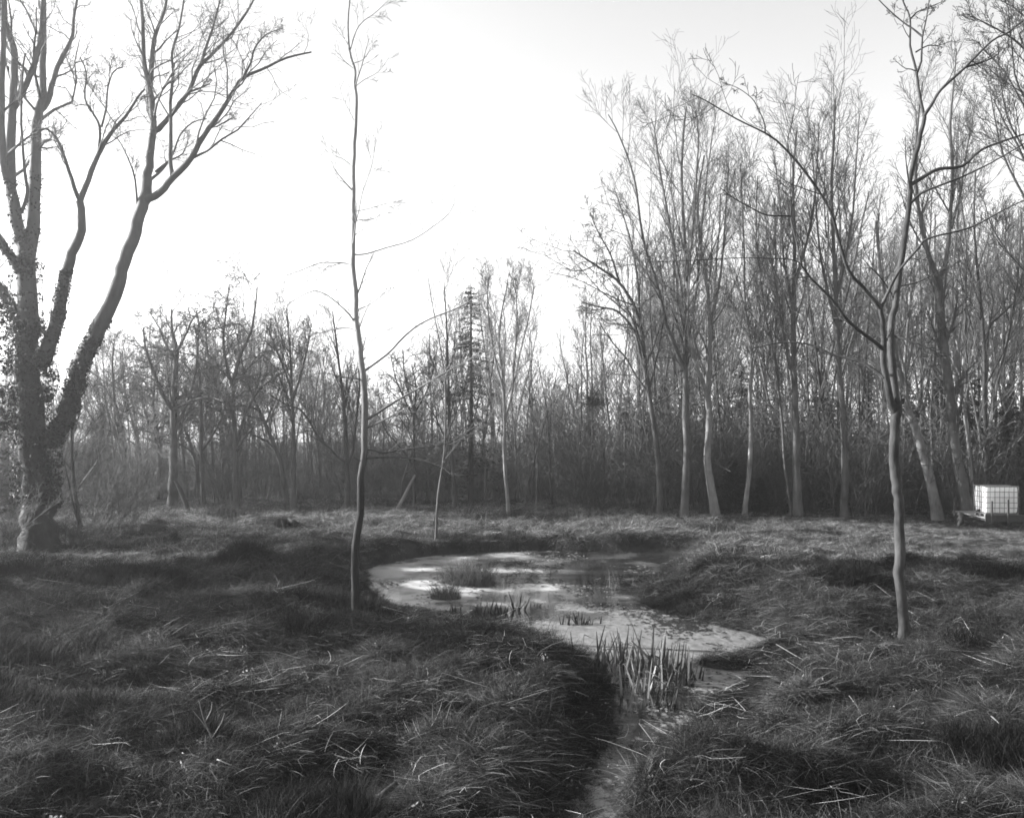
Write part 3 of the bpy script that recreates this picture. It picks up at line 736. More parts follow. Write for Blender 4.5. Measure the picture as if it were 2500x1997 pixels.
edge("twiggy_tree", "upright dense-twigged tree left of the slim middle tree in the far line", 51.0, [
    ([(718, 1258), (717, 1150), (717, 1057), (712, 960), (711, 894), (705, 820), (699, 752)], 7, 1.4, .5, 1.4, 1),
    ([(714, 980), (738, 900), (752, 840), (760, 790)], 3.6, 1.2, .8, 1.2, 1), ([(714, 960), (690, 890), (670, 840), (655, 800)], 3.6, 1.2, -.8, 1.2, 1)], M_MID, 68)
edge("crooked_tree", "crooked tree with a low fork standing between the old oak and the tallest left tree", 53.0, [
    ([(497, 1258), (492, 1117), (491, 1020), (488, 935), (482, 860), (486, 800), (480, 760)], 6, 1.4, .5, 1.1, 1),
    ([(494, 1100), (520, 1060), (545, 1010), (552, 950)], 4, 1.2, -1, 1, 1)], M_MID, 69, P_oak)
edge("slender_tree", "slender dark tree at the shrubs close beside the ivy-clad trunk", 24.0, [
    ([(200, 1310), (188, 1235), (178, 1150), (174, 1057), (180, 985), (172, 930)], 6, 1.4, .3, 1, 1),
    ([(198, 1290), (183, 1250), (165, 1165), (150, 1100)], 3, 1, -.5, .8, 1)], M_DARK, 70, upright(0, rmin=.005))

edge("overhanging_tree", "big dark tree whose twiggy limbs reach in from the upper right edge", 27.0, [
    ([(2600, 1345), (2596, 1000), (2590, 700), (2588, 400), (2580, 100), (2570, -150)], 16, 6, .3, .4, 1),
    ([(2590, 650), (2500, 480), (2450, 380), (2425, 270), (2412, 190)], 4, 1, .8, .7, 1), ([(2588, 520), (2510, 380), (2460, 290), (2440, 180)], 4, 1, -.8, .7, 1),
    ([(2588, 400), (2505, 270), (2455, 180), (2400, 120)], 4, 1, .6, .7, 1), ([(2586, 250), (2500, 120), (2430, 70), (2370, 40)], 4, 1, -.6, .7, 1),
    ([(2584, 150), (2500, 40), (2440, 0)], 4, 1, .5, .7, 1), ([(2590, 760), (2480, 640), (2425, 560), (2400, 480)], 3.5, 1, .5, .6, 1), ([(2590, 330), (2490, 220), (2470, 110), (2462, 20)], 3.5, 1, 0, .7, 1)], M_DARK, 71)

# bent dead poles leaning in the far thicket
for lab, D, pp, r in [("pale broken pole leaning to the right in the gap of the tree line", 45.0, [(966, 1252), (985, 1215), (1000, 1185), (1014, 1160)], 4.5),
                      ("dark dead trunk leaning against the foot of the old oak", 49.0, [(462, 1258), (452, 1225), (440, 1195), (427, 1172)], 6)]:
    D = D0(pp[0][1]); bk = Bark(); P3 = [W(a, b_, D) for a, b_ in pp]; P3[0].z = hz(P3[0].x, P3[0].y) - .1
    bk.add(P3, [r * D / F, r * D / F * .95, r * D / F * .9, r * D / F * .6], 7)
    tag(link("leaning_pole", bk.mesh("leaning_pole", .15), M_PALE if 'pale' in lab else M_DARK), lab, "dead trunk")

# --- the wood behind: bare trees of a few habits, copied
def free_tree(kind, h, seed, r0, P):
    rng = random.Random(seed)
    bk = Bark()
    grow([bk], Vector((0, 0, -.15)), Vector((rng.gauss(0, .06), rng.gauss(0, .06), 1)), h, r0, 0, rng, P)
    return bk.mesh("bare_tree")

P_thick = upright(0, n=[9, 5, 4, 3], s=[5, 4, 3, 3], wob=[.045, .08, .10, .13], up=[.05, .10, .09, .07], k=[13, 8, 5], t0=[.30, .2, .15], ang=[34, 34, 38], lr=[.28, .45, .55], tap=[.5, .5, .4], rr=[.42, .55, .75], rmin=.007)
P_pole = upright(0, n=[9, 4, 3], s=[5, 3, 3], wob=[.04, .16, .2], up=[.04, .06, .08], k=[16, 6], t0=[.25, .2], ang=[50, 40], lr=[.16, .5], tap=[.5, .4], rr=[.4, .7], rmin=.006)
P_wide = spreading(0, n=[8, 6, 5, 3], s=[6, 4, 3, 3], k=[14, 11, 9], rmin=.008, lr=[.42, .42, .48], t0=[.28, .2, .15])
VAR = [free_tree('t', 12, 100 + i, .095, P_thick) for i in range(5)] + [free_tree('p', 9, 120 + i, .06, P_pole) for i in range(4)] + [free_tree('w', 11, 140 + i, .17, P_wide) for i in range(3)]
VAR_H = [12] * 5 + [9] * 4 + [11] * 3
TOP_X = [-300, 0, 230, 330, 450, 600, 720, 830, 900, 1000, 1080, 1150, 1250, 1330, 1400, 1450, 1550, 1650, 1750, 1880, 2000, 2200, 2350, 2500, 2900]
TOP_Y = [800, 820, 850, 770, 760, 720, 770, 850, 880, 880, 720, 700, 660, 740, 720, 580, 430, 300, 330, 350, 280, 250, 200, 120, 100]
def wood_depth(px):
    return float(np.interp(px, [-300, 0, 800, 1200, 1500, 1700, 2500, 2900], [41, 41.5, 41.5, 41, 40.5, 39.5, 38, 37]))
rng = random.Random(77)
for me in VAR:
    pass
for i, me in enumerate(VAR): me.materials.append([M_MID, M_GREY, M_DARK, M_MID, M_GREY][i % 5])
KINDS = [("bare_tree", "tree", "bare tree with steep twigs, one of the crowd inside the wood"), ("bare_sapling", "sapling", "thin bare sapling crowded among others inside the wood"), ("spreading_tree", "tree", "bare wide-crowned tree, one of the crowd in the left wood")]
WOOD = []
for i in range(290):
    px = -250 + 2950 * ((i * 0.61803) % 1.0)
    row = rng.random()
    if px > 1400 and i % 3 == 0: continue
    D = wood_depth(px) + 1.5 + 22 * row ** 1.4
    left = px < 1050
    u = rng.random()
    vi = (rng.randrange(9, 12) if (left and u < .16) else rng.randrange(0, 5) if u < .5 else rng.randrange(5, 9))
    top = float(np.interp(px, TOP_X, TOP_Y))
    hmax = CAM_H + (HY - top) / F * D
    f = rng.uniform(.55, .86) + (.10 if left else 0) if vi not in (5, 6, 7, 8) else rng.uniform(.35, .75)
    h = hmax * f
    q = W(px, 1200, D)
    o = link(KINDS[0 if vi < 5 else 1 if vi < 9 else 2][0], VAR[vi])
    s_ = h / VAR_H[vi]
    o.location = (q.x, D, hz(q.x, D)); o.scale = (s_ * rng.uniform(.8, 1.1), s_ * rng.uniform(.8, 1.1), s_); o.rotation_euler = (rng.gauss(0, .035), rng.gauss(0, .035), rng.uniform(0, 6.28))
    ki = 0 if vi < 5 else 1 if vi < 9 else 2
    tag(o, None, KINDS[ki][1], ["bare trees inside the wood", "thin saplings inside the wood", "wide-crowned trees in the left wood"][ki])
    WOOD.append((ki, px, row, f, o))
MARKS = [(97, "the ivy-clad trunk"), (190, "the slender dark tree"), (420, "the old oak"), (495, "the crooked low-forked tree"), (577, "the tallest left tree"), (718, "the twiggy tree"), (850, "the dark three-stemmed tree"),
         (1010, "the small low-crowned tree"), (1150, "the ragged tall spruce"), (1235, "the fan-crowned pale tree"), (1447, "the twig ball"), (1600, "the tree swept leftward"), (1670, "the stout straight trunk"),
         (1745, "the twisting twin-stemmed tree"), (1825, "the S-curved tree"), (1945, "the thick rough tree"), (2058, "the upright grey tree"), (2200, "the lone forked tree"), (2340, "the biggest trunk"), (2440, "the white tank")]
ORD = ["first", "second", "third", "fourth", "fifth", "sixth", "seventh", "eighth", "ninth", "tenth", "eleventh", "twelfth", "thirteenth", "fourteenth", "fifteenth", "sixteenth", "seventeenth", "eighteenth", "nineteenth", "twentieth"]
def order_labels(items):
    """items: (kind phrase, px, object): each is found by counting from the nearest landmark to its left"""
    seen = {}
    for ph, px, o in sorted(items, key=lambda a: a[1]):
        left = [m_ for m_ in MARKS if m_[0] <= px]
        if left: key = (ph[0], left[-1][1], "right")
        else: key = (ph[0], MARKS[0][1], "left")
        seen.setdefault(key, []).append((ph, o))
    for (k0, mark, side), lst in seen.items():
        if side == "left": lst = lst[::-1]
        for i, (ph, o) in enumerate(lst): o['label'] = f"{ph[1]} {ph[0]}, {ORD[min(i, 19)]} to the {side} of {mark}"
order_labels([(("bare tree in the wood", "taller" if f > .72 else "lower") if ki == 0 else ("bare sapling in the wood", "thin") if ki == 1 else ("wide-crowned bare tree", "tall" if f > .72 else "lower"), px, o) for ki, px, row, f, o in WOOD])

# conifers
def conifer_mesh(h, rb, seed, dens=1.0, droop=.25):
    rs = np.random.RandomState(seed); P_, N_ = [], []
    bk = Bark()
    bk.add([Vector((0, 0, -.1)), Vector((0, 0, h * .5)), Vector((0, 0, h))], [h * .012 + .02, h * .008, .01], 5)
    nb = int(26 * h * dens ** .5)
    for i in range(nb):
        t = rs.rand() ** .8; z = h * (.06 + .93 * t); Ln = rb * (1 - t) ** .85 * (.6 + .5 * rs.rand()) + .12
        ph = rs.rand() * 6.283; dx, dy = math.cos(ph), math.sin(ph)
        e = Vector((dx * Ln, dy * Ln, -droop * Ln + .12 * Ln))
        bk.add([Vector((0, 0, z)), Vector((0, 0, z)) + e * .5 + Vector((0, 0, .04 * Ln)), Vector((0, 0, z)) + e], [.015, .01, .004], 3)
        m_ = int((75 * Ln + 8) * dens)
        s = rs.rand(m_) ** .7
        sp = rs.randn(m_, 3) * np.array([.09, .09, .05]) * (Ln ** .5)
        P_.append(np.stack([dx * Ln * s, dy * Ln * s, z + e.z * s], 1) + sp)
        nn = rs.randn(m_, 3) * .5 + np.array([0, 0, 1.0]); N_.append(nn / np.linalg.norm(nn, axis=1, keepdims=True))
    return bk.mesh("trunk"), np.concatenate(P_), np.concatenate(N_), rs

def needles_mesh(P_, N_, size, rs):
    n = len(P_)
    a = rs.randn(n, 3); t = a - N_ * (a * N_).sum(1, keepdims=True); t /= np.linalg.norm(t, axis=1, keepdims=True)
    b_ = np.cross(N_, t); s_ = (size * (.5 + rs.rand(n)))[:, None]
    V = np.stack([P_ - t * s_, P_ + b_ * s_ * .32, P_ + t * s_, P_ - b_ * s_ * .32], 1).reshape(-1, 3)
    k = np.arange(n)[:, None] * 4
    return mesh_np("foliage", V, np.concatenate([k, k + 1, k + 2, k + 3], 1), False, np.repeat(.02 + .05 * rs.rand(n), 4))

CON = []
for (h, rb, sd, dn, dr) in [(9, 1.9, 1, 1.0, .3), (9, 1.6, 2, .55, .35), (5, 1.5, 3, 1.8, .1)]:
    tm, P_, N_, rs = conifer_mesh(h, rb, sd, dn, dr); CON.append((h, tm, needles_mesh(P_, N_, .065, rs)))
def conifer(vi, px, py_top, D, label, group=None, name="spruce", wide=1.0):
    D = 37.8 + (D - 38.5) * .75
    q = W(px, 1200, D); z = hz(q.x, D); h = CAM_H + (HY - py_top) / F * D - z
    root = empty(name, (q.x, D, z), rng.uniform(0, 6)); s_ = h / CON[vi][0]; root.scale = (s_ * wide, s_ * wide, s_)
    link("trunk", CON[vi][1], M_DARK, root); tag(link("foliage", CON[vi][2], M_NEEDLE, root), kind='stuff')
    return tag(root, label, "conifer", group)
conifer(1, 1150, 690, 46.5, "tall ragged spruce standing above the tree line behind the pond", wide=1.15)
conifer(2, 1790, 1120, 39.5, "small dense dark spruce at the foot of the S-curved tree", wide=1.5)
conifer(2, 1855, 1165, 39.8, "lower bushy spruce just right of the small dense spruce", wide=1.5)
conifer(0, 2380, 900, 43, "black-green spruce behind the white tank", wide=1.25)
conifer(0, 2300, 860, 45, "dark spruce behind the biggest trunk, left of the tank", wide=1.1)
conifer(0, 2460, 930, 42, "dark spruce filling the right edge behind the tank", wide=1.3)
DEEP = []
for (px, py, D) in [(2215, 930, 48), (2120, 900, 52), (2010, 900, 54), (1900, 880, 55), (1810, 870, 56), (1720, 900, 56), (1620, 930, 57), (1530, 950, 57), (1440, 980, 58), (1345, 980, 58), (1110, 1000, 60), (700, 1020, 62), (560, 1030, 63), (250, 980, 60), (2560, 880, 48), (1960, 940, 49), (1580, 1000, 49), (860, 1030, 64), (960, 1060, 64)]:
    o = conifer(rng.choice([0, 1]), px, py, D, "dark spruce deep inside the wood, half hidden by bare trunks", "spruces deep in the wood", wide=rng.uniform(1.1, 1.5))

    DEEP.append((("spruce deep in the wood", "dark"), px, o))
order_labels(DEEP)
# evergreens at the left edge, mostly outside the frame: they shade the left foreground
def conifer_at(vi, x, y, h, label, wide=1.2):
    root = empty("spruce", (x, y, hz(x, y)), rng.uniform(0, 6)); s_ = h / CON[vi][0]; root.scale = (s_ * wide, s_ * wide, s_)
    link("trunk", CON[vi][1], M_DARK, root); tag(link("foliage", CON[vi][2], M_NEEDLE, root), kind='stuff')
    tag(root, label, "conifer", "evergreens at the left edge")
conifer_at(0, -19.0, 30.5, 9.0, "dark evergreen at the left edge close behind the ivy-clad tree", 1.5)
conifer_at(2, -17.2, 23.2, 7.5, "broad evergreen left of the ivy-clad tree, nearest to it", 1.4)
conifer_at(0, -17.5, 19.2, 9.5, "tall evergreen left of the ivy-clad tree, second from it", 1.5)
conifer_at(1, -22.0, 25.5, 11.0, "highest evergreen left of the ivy-clad tree", 1.3)

# nest-like clump of twigs (witches' broom) in a crown over the pond
bk = Bark(); rg = random.Random(5); c0 = W(1447, 968, 41)
for i in range(260):
    d = rv(rg).normalized(); p0 = c0 + d * .1 - Vector((0, 0, .2)); e = d * rg.uniform(.35, .75)
    bk.add([p0, p0 + e * .5 + rv(rg) * .06, p0 + e + rv(rg) * .1], [.012, .009, .006], 3)
tag(link("twig_ball", bk.mesh("twig_ball"), M_DARK), "dark round ball of dense twigs high in the thicket right of the pond's middle", "twig ball")

# ------------------------------------------------------------------ scatter tool (grass and other stuff nobody could count)
_scatter_n = 0
def scatter(name, pts, rot, scl, idx, sources, kind='stuff'):
    coll = bpy.data.collections.new(name + "_sources")
    for o in sources: coll.objects.link(o)
    me = bpy.data.meshes.new(name)
    n = len(pts)
    me.vertices.add(n); me.vertices.foreach_set('co', np.asarray(pts, np.float32).ravel())
    a = me.attributes.new('rot', 'FLOAT_VECTOR', 'POINT'); a.data.foreach_set('vector', np.asarray(rot, np.float32).ravel())
    a = me.attributes.new('scl', 'FLOAT', 'POINT'); a.data.foreach_set('value', np.asarray(scl, np.float32))
    a = me.attributes.new('idx', 'INT', 'POINT'); a.data.foreach_set('value', np.asarray(idx, np.int32))
    o = bpy.data.objects.new(name, me); COL.objects.link(o)
    ng = bpy.data.node_groups.new(name, 'GeometryNodeTree')
    ng.interface.new_socket('Geometry', in_out='INPUT', socket_type='NodeSocketGeometry')
    ng.interface.new_socket('Geometry', in_out='OUTPUT', socket_type='NodeSocketGeometry')
    N = ng.nodes.new; Lk = ng.links.new
    gi, go = N('NodeGroupInput'), N('NodeGroupOutput')
    ci = N('GeometryNodeCollectionInfo'); ci.inputs['Collection'].default_value = coll
    ci.inputs['Separate Children'].default_value = True; ci.inputs['Reset Children'].default_value = True
    ip = N('GeometryNodeInstanceOnPoints'); ip.inputs['Pick Instance'].default_value = True
    def attr(nm, ty):
        q = N('GeometryNodeInputNamedAttribute'); q.data_type = ty; q.inputs['Name'].default_value = nm
        return next(s for s in q.outputs if s.enabled and s.name == 'Attribute')
    er = N('FunctionNodeEulerToRotation')
    Lk(gi.outputs[0], ip.inputs['Points']); Lk(ci.outputs[0], ip.inputs['Instance'])
    Lk(attr('idx', 'INT'), ip.inputs['Instance Index']); Lk(attr('rot', 'FLOAT_VECTOR'), er.inputs[0]); Lk(er.outputs[0], ip.inputs['Rotation'])
    Lk(attr('scl', 'FLOAT'), ip.inputs['Scale'])
    Lk(ip.outputs[0], go.inputs[0])
    md = o.modifiers.new('scatter', 'NODES'); md.node_group = ng
    tag(o, kind=kind)
    return o

def blades(n, rs, L, ang, spread, radius, width, arc, tone, seg=3, kink=0.04):
    """n ribbons. L length range, ang launch elevation range (deg), spread heading spread (rad), arc how far they bend down"""
    V, Fc, T = [], [], []
    for i in range(n):
        l = rs.uniform(*L); el = rad(rs.uniform(*ang)); az = rs.randn() * spread if spread < 3 else rs.uniform(0, 6.283)
        rr, rp = radius * math.sqrt(rs.rand()), rs.uniform(0, 6.283)
        p_ = np.array([rr * math.cos(rp), rr * math.sin(rp), -.02])
        w = width * rs.uniform(.6, 1.3); tn = (tone[0] + (tone[1] - tone[0]) * rs.rand() ** 2.6) * rs.uniform(.7, 1.2)
        tw = rs.uniform(-1.2, 1.2)
        bnd = rs.uniform(.5, 1.4) * arc; turn = rs.randn() * .25
        for s in range(seg + 1):
            d = np.array([math.cos(el) * math.cos(az), math.cos(el) * math.sin(az), math.sin(el)])
            side = np.array([-math.sin(az), math.cos(az), 0]); up = np.cross(d, side) 
            sd = side * math.cos(tw) + up * math.sin(tw)
            ww = w * (1 - .85 * (s / seg) ** 2) * .5
            V += [p_ - sd * ww, p_ + sd * ww]; T += [tn, tn]
            p_ = p_ + d * l / seg
            if p_[2] < .012 and el < 0: el = 0.02; bnd *= .2
            el -= bnd / seg; az += turn / seg
            if rs.rand() < kink: el -= rs.uniform(-.3, 1.0); az += rs.randn() * .8
        b0 = (seg + 1) * 2 * i
        for s in range(seg): Fc.append((b0 + 2 * s, b0 + 2 * s + 1, b0 + 2 * s + 3, b0 + 2 * s + 2))
    return mesh_np("tuft", np.array(V), np.array(Fc), True, np.array(T))

def src(name, meshes, mat):
    out = []
    for i, me in enumerate(meshes):
        o = bpy.data.objects.new(f"{name}_{i:02d}", me); me.materials.append(mat); out.append(o)
    return out

rs = np.random.RandomState(4)
near_src = src("tuft", [
    *[blades(40, rs, (.10, .32), (3, 38), 1.1, .16, .0032, .9, (.02, .55)) for _ in range(3)],        # 0-2 laid straw
    *[blades(70, rs, (.04, .13), (40, 88), 9, .16, .0036, .8, (.005, .035)) for _ in range(3)],         # 3-5 short green
    *[blades(70, rs, (.12, .28), (40, 85), 9, .10, .0032, 2.3, (.012, .35)) for _ in range(2)],        # 6-7 tussock
    *[blades(14, rs, (.12, .5), (0, 28), 9, .28, .0032, .35, (.05, .6), 4, .12) for _ in range(3)],             # 8-10 criss-cross stalks
    *[blades(8, rs, (.10, .36), (62, 88), 9, .16, .0030, .3, (.05, .4)) for _ in range(2)],             # 11-12 standing dead stems
    *[blades(36, rs, (.12, .36), (-4, 26), .9, .14, .0034, .6, (.005, .04)) for _ in range(2)],         # 13-14 dark matted swathe
    *[blades(70, rs, (.14, .34), (55, 89), 9, .13, .0040, .6, (.006, .07)) for _ in range(2)],         # 15-16 stiff dark rush
    *[blades(75, rs, (.10, .36), (-2, 14), 9, .24, .0036, .25, (.08, .6), 3, .1) for _ in range(2)],    # 17-18 flattened pale mat
], M_TURF)
mid_src = src("far_tuft", [
    *[blades(36, rs, (.15, .38), (6, 45), .9, .22, .007, 1.0, (.05, .6)) for _ in range(3)],
    *[blades(40, rs, (.07, .20), (45, 88), 9, .22, .007, .7, (.010, .09)) for _ in range(3)],
    *[blades(40, rs, (.18, .36), (45, 85), 9, .14, .007, 1.9, (.03, .5)) for _ in range(2)],
    *[blades(9, rs, (.25, .6), (0, 20), 9, .35, .007, .2, (.1, .6)) for _ in range(3)],
    *[blades(8, rs, (.2, .5), (66, 88), 9, .2, .006, .25, (.08, .45)) for _ in range(2)],
    *[blades(28, rs, (.2, .42), (-5, 24), .6, .2, .007, .5, (.010, .10)) for _ in range(2)],
    *[blades(50, rs, (.14, .34), (55, 89), 9, .15, .007, .6, (.008, .08)) for _ in range(2)],
    *[blades(60, rs, (.12, .4), (-2, 16), 9, .28, .007, .25, (.10, .6), 3, .1) for _ in range(2)],
], M_GRASS)

def plant(name, n, y0, y1, source, seed, scale, keep_margin=.12, lo=0.0):
    r_ = np.random.RandomState(seed)
    Y = np.sqrt(r_.rand(n) * (y1 ** 2 - y0 ** 2) + y0 ** 2)
    X = (r_.rand(n) * 2 - 1) * (.62 * Y + 1.2)
    sd = pond_sdf(X, Y)
    k = sd > np.where(Y < 16, .14, .03)
    X, Y, sd = X[k], Y[k], sd[k]; n = len(X)
    Hh = height(X, Y, sd)
    e = .06
    gx_ = (height(X + e, Y) - height(X - e, Y)) / (2 * e); gy_ = (height(X, Y + e) - height(X, Y - e)) / (2 * e)
    flow = (fbm(X * .35, Y * .35, 51, 2) - .5) * 7.0 + 0.3            # swathes lie along a slowly turning direction
    edge_w = np.exp(-np.clip(sd, 0, 9) / .35)
    down = np.arctan2(-gy_, -gx_)
    az = np.where(np.hypot(gx_, gy_) > .45, down + r_.randn(n) * .5, flow + r_.randn(n) * .9)
    straw = fbm(X * 1.0, Y * 1.3, 61, 3) + .18 * np.clip(Hh * 2.5, -1, 1) + .10 * np.clip((Y - 22) / 8, 0, 1) + .04 * (X > 2.5)
    u = r_.rand(n)
    idx = np.where(straw > .56, np.where(u < .62, r_.randint(0, 3, n), np.where(u < .8, 6 + r_.randint(0, 2, n), np.where(u < .9, 8 + r_.randint(0, 3, n), 11 + r_.randint(0, 2, n)))),
          np.where(straw > .46, np.where(u < .25, r_.randint(0, 3, n), np.where(u < .55, 13 + r_.randint(0, 2, n), np.where(u < .78, 3 + r_.randint(0, 3, n), np.where(u < .9, 8 + r_.randint(0, 3, n), 6 + r_.randint(0, 2, n))))),
                   np.where(u < .5, 3 + r_.randint(0, 3, n), np.where(u < .84, 13 + r_.randint(0, 2, n), np.where(u < .93, r_.randint(0, 3, n), 8 + r_.randint(0, 3, n))))))
    mat_ = fbm(X * .75, Y * .9, 81, 3)
    idx = np.where((mat_ > .57) & (r_.rand(n) < .62), 17 + r_.randint(0, 2, n), idx)
    rush = vnoise(X * .55, Y * .7, 83)
    idx = np.where((rush > .80) & (r_.rand(n) < .35), 15 + r_.randint(0, 2, n), idx)
    rot = np.stack([gy_ * .6, -gx_ * .6, az], 1)
    # tilt is applied about world axes after the heading: fold it into a proper euler
    rots = np.zeros((n, 3))
    for i in range(n):
        nn = Vector((-gx_[i] * .7, -gy_[i] * .7, 1)).normalized()
        q_ = Z.rotation_difference(nn) @ Matrix.Rotation(az[i], 3, 'Z').to_quaternion()
        rots[i] = q_.to_euler()
    s_ = scale * np.clip(.45 + .55 * sd / .5, .45, 1) * np.where((X > 8) & (Y > 25), np.where(X > 13, .5, .7), 1.0) * (.65 + .7 * r_.rand(n)) * (.75 + .5 * fbm(X * .5, Y * .5, 71, 2))
    return scatter(name, np.stack([X, Y, Hh], 1), rots, s_, idx, source)

plant("foreground_grass", 34000, 7.4, 14.0, near_src, 1, 1.15)
plant("bank_grass", 34000, 14.0, 23.0, src("bank_tuft", [o.data.copy() for o in near_src], M_TURF), 2, 1.35)
plant("meadow_grass", 26000, 23.0, 34.0, mid_src, 3, 1.0)
plant("far_meadow_grass", 20000, 34.0, 47.0, src("edge_tuft", [o.data.copy() for o in mid_src], M_GRASS), 4, 1.15)

# grass hanging over the edge of the banks
r_ = np.random.RandomState(12)
FP = []
for i in range(len(POND)):
    a_, b_ = POND[i], POND[(i + 1) % len(POND)]
    if min(a_[1], b_[1]) < 7: continue
    ln = np.hypot(*(b_ - a_)); k_ = int(ln * 95)
    t_ = r_.rand(k_, 1); nn_ = np.array([(b_ - a_)[1], -(b_ - a_)[0]]) / (ln + 1e-9)
    FP.append(a_ + (b_ - a_) * t_ + nn_ * (r_.rand(k_, 1) * 1.5 - .75))
FP = np.concatenate(FP); sd = pond_sdf(FP[:, 0], FP[:, 1]); FP = FP[((sd > -.03) | ((sd > -.4) & (FP[:, 1] > 16) & (r_.rand(len(sd)) < .14))) & (sd < .7)]
X, Y = FP[:, 0], FP[:, 1]; n = len(X); e = .08
gx_ = (height(X + e, Y) - height(X - e, Y)) / (2 * e); gy_ = (height(X, Y + e) - height(X, Y - e)) / (2 * e)
az = np.arctan2(-gy_, -gx_) + r_.randn(n) * .7
u = r_.rand(n); idx = np.where(u < .30, r_.randint(0, 3, n), np.where(u < .55, 6 + r_.randint(0, 2, n), np.where(u < .75, 13 + r_.randint(0, 2, n), 3 + r_.randint(0, 3, n))))
rots = np.zeros((n, 3))
for i in range(n):
    q_ = Z.rotation_difference(Vector((-gx_[i] * .8, -gy_[i] * .8, 1)).normalized()) @ Matrix.Rotation(az[i], 3, 'Z').to_quaternion(); rots[i] = q_.to_euler()
scatter("bank_edge_grass", np.stack([X, Y, np.maximum(height(X, Y), WATER_Z - .06)], 1), rots, (.55 + .5 * r_.rand(n)) * np.where(Y > 22, 1.45, 1.2), idx, src("edge_turf", [o.data.copy() for o in near_src], M_TURF))

# ------------------------------------------------------------------ undergrowth of the wood
def brush_mesh(seed, h, n, spread, rmin):
    rg = random.Random(seed); bk = Bark()
    Pb = dict(n=[5, 3, 2], s=[3, 3, 3], wob=[.12, .2, .25], up=[.05, .06, .05], k=[7, 3], t0=[.2, .2], ang=[38, 40], lr=[.4, .5], tap=[.4, .4], rr=[.6, .75], rmin=rmin)
    for i in range(n):
        d = Vector((rg.gauss(0, spread), rg.gauss(0, spread), 1))
        grow([bk], Vector((rg.gauss(0, .25), rg.gauss(0, .25), -.05)), d, h * rg.uniform(.5, 1.1), .014, 0, rg, Pb)
    return bk.mesh("brush")
brush = src("brush", [brush_mesh(i, 2.6, 12, .3, .006) for i in range(4)] + [brush_mesh(10 + i, 1.3, 14, .6, .005) for i in range(2)], M_MID) + src("whip", [brush_mesh(20 + i, 4.2, 4, .12, .008) for i in range(3)], M_GREY)
r_ = np.random.RandomState(8)
n = 1500
px = r_.uniform(-300, 2800, n)
px = px[(px > 1300) | (r_.rand(n) < .5)]; n = len(px)
D = np.array([wood_depth(a) for a in px]) - 1.6 + 4.0 * vnoise(px / 90, px * 0, 7) + 26 * r_.rand(n) ** 1.3
X = (px - CX) / F * D
scatter("undergrowth", np.stack([X, D, height(X, D)], 1), np.stack([0 * X, 0 * X, r_.rand(n) * 6.28], 1), (.4 + 1.3 * r_.rand(n) ** 1.5) * np.where(px < 1250, .95, 1.15), np.where(r_.rand(n) < .6, 6 + r_.randint(0, 3, n), r_.randint(0, 6, n)), brush)
# the far side of the wood, a mass of crowns
n = 260
px = r_.uniform(-500, 3000, n)
px = px[(px > 1250) | (r_.rand(n) < .95)]; n = len(px)
D = np.array([wood_depth(a) for a in px]) + 22 + 34 * r_.rand(n)
X = (px - CX) / F * D
top = np.interp(px, TOP_X, TOP_Y)
hh = (CAM_H + (HY - top) / F * D) * np.where(px < 1250, r_.uniform(.68, .95, n), r_.uniform(.42, .62, n))
scatter("far_wood", np.stack([X, D, 0 * X - .1], 1), np.stack([0 * X, 0 * X, r_.rand(n) * 6.28], 1), hh / 12, r_.randint(0, 5, n), src("far_crown", [v.copy() for v in VAR[:5]], M_MID))

# ------------------------------------------------------------------ shrubs by the ivy-clad tree
P_shrub = dict(n=[7, 4, 3, 2], s=[4, 3, 3, 3], wob=[.05, .14, .2, .2], up=[.0, .03, .03, .02], k=[9, 4, 2], t0=[.15, .2, .2], ang=[26, 34, 40], lr=[.32, .45, .5], tap=[.4, .4, .4], rr=[.6, .7, .8], rmin=.0045)
def shrub(label, px, py, D, h, n, lean, seed, mat, group="shrubs by the ivy-clad tree"):
    D = D0(py); h *= 1.2; rg = random.Random(seed); q = W(px, py, D); z = hz(q.x, D)
    root = empty("shrub", (q.x, D, z)); tag(root, label, "shrub", group)
    tw_ = Bark()
    for i in range(n):
        b_ = Bark()
        d = Vector((lean + rg.gauss(0, .22), rg.gauss(0, .35), 1))
        Ln = h * rg.uniform(.55, 1.1)
        grow([b_, tw_], Vector((rg.gauss(0, .3), rg.gauss(0, .3), -.05)), d, Ln, .014, 0, rg, P_shrub)
        link("stem", b_.mesh("stem"), mat, root)
    tag(link("twigs", tw_.mesh("twigs"), mat, root), kind='stuff')
shrub("shrub of pale arching shoots leaning right, beside the slender dark tree", 235, 1315, 25.0, 3.0, 13, .75, 1, M_GREY)
shrub("low twiggy shrub at the edge of the sunlit meadow, right of the ivy-clad tree", 330, 1300, 27.0, 1.9, 14, .45, 2, M_MID)
shrub("tall twiggy shrub behind the slender dark tree", 270, 1295, 29.0, 4.2, 14, .25, 3, M_MID)
shrub("shrub of pale leaning shoots in front of the ivy-clad trunk at the left edge", -40, 1370, 18.0, 2.3, 9, .7, 4, M_GREY)
shrub("dark shrub close to the left edge behind the ivy-clad trunk", 25, 1330, 24.5, 3.4, 16, .3, 5, M_DARK)
shrub("small bramble bush at the right foot of the ivy-clad trunk", 180, 1345, 21.5, .9, 16, .1, 6, M_MID)

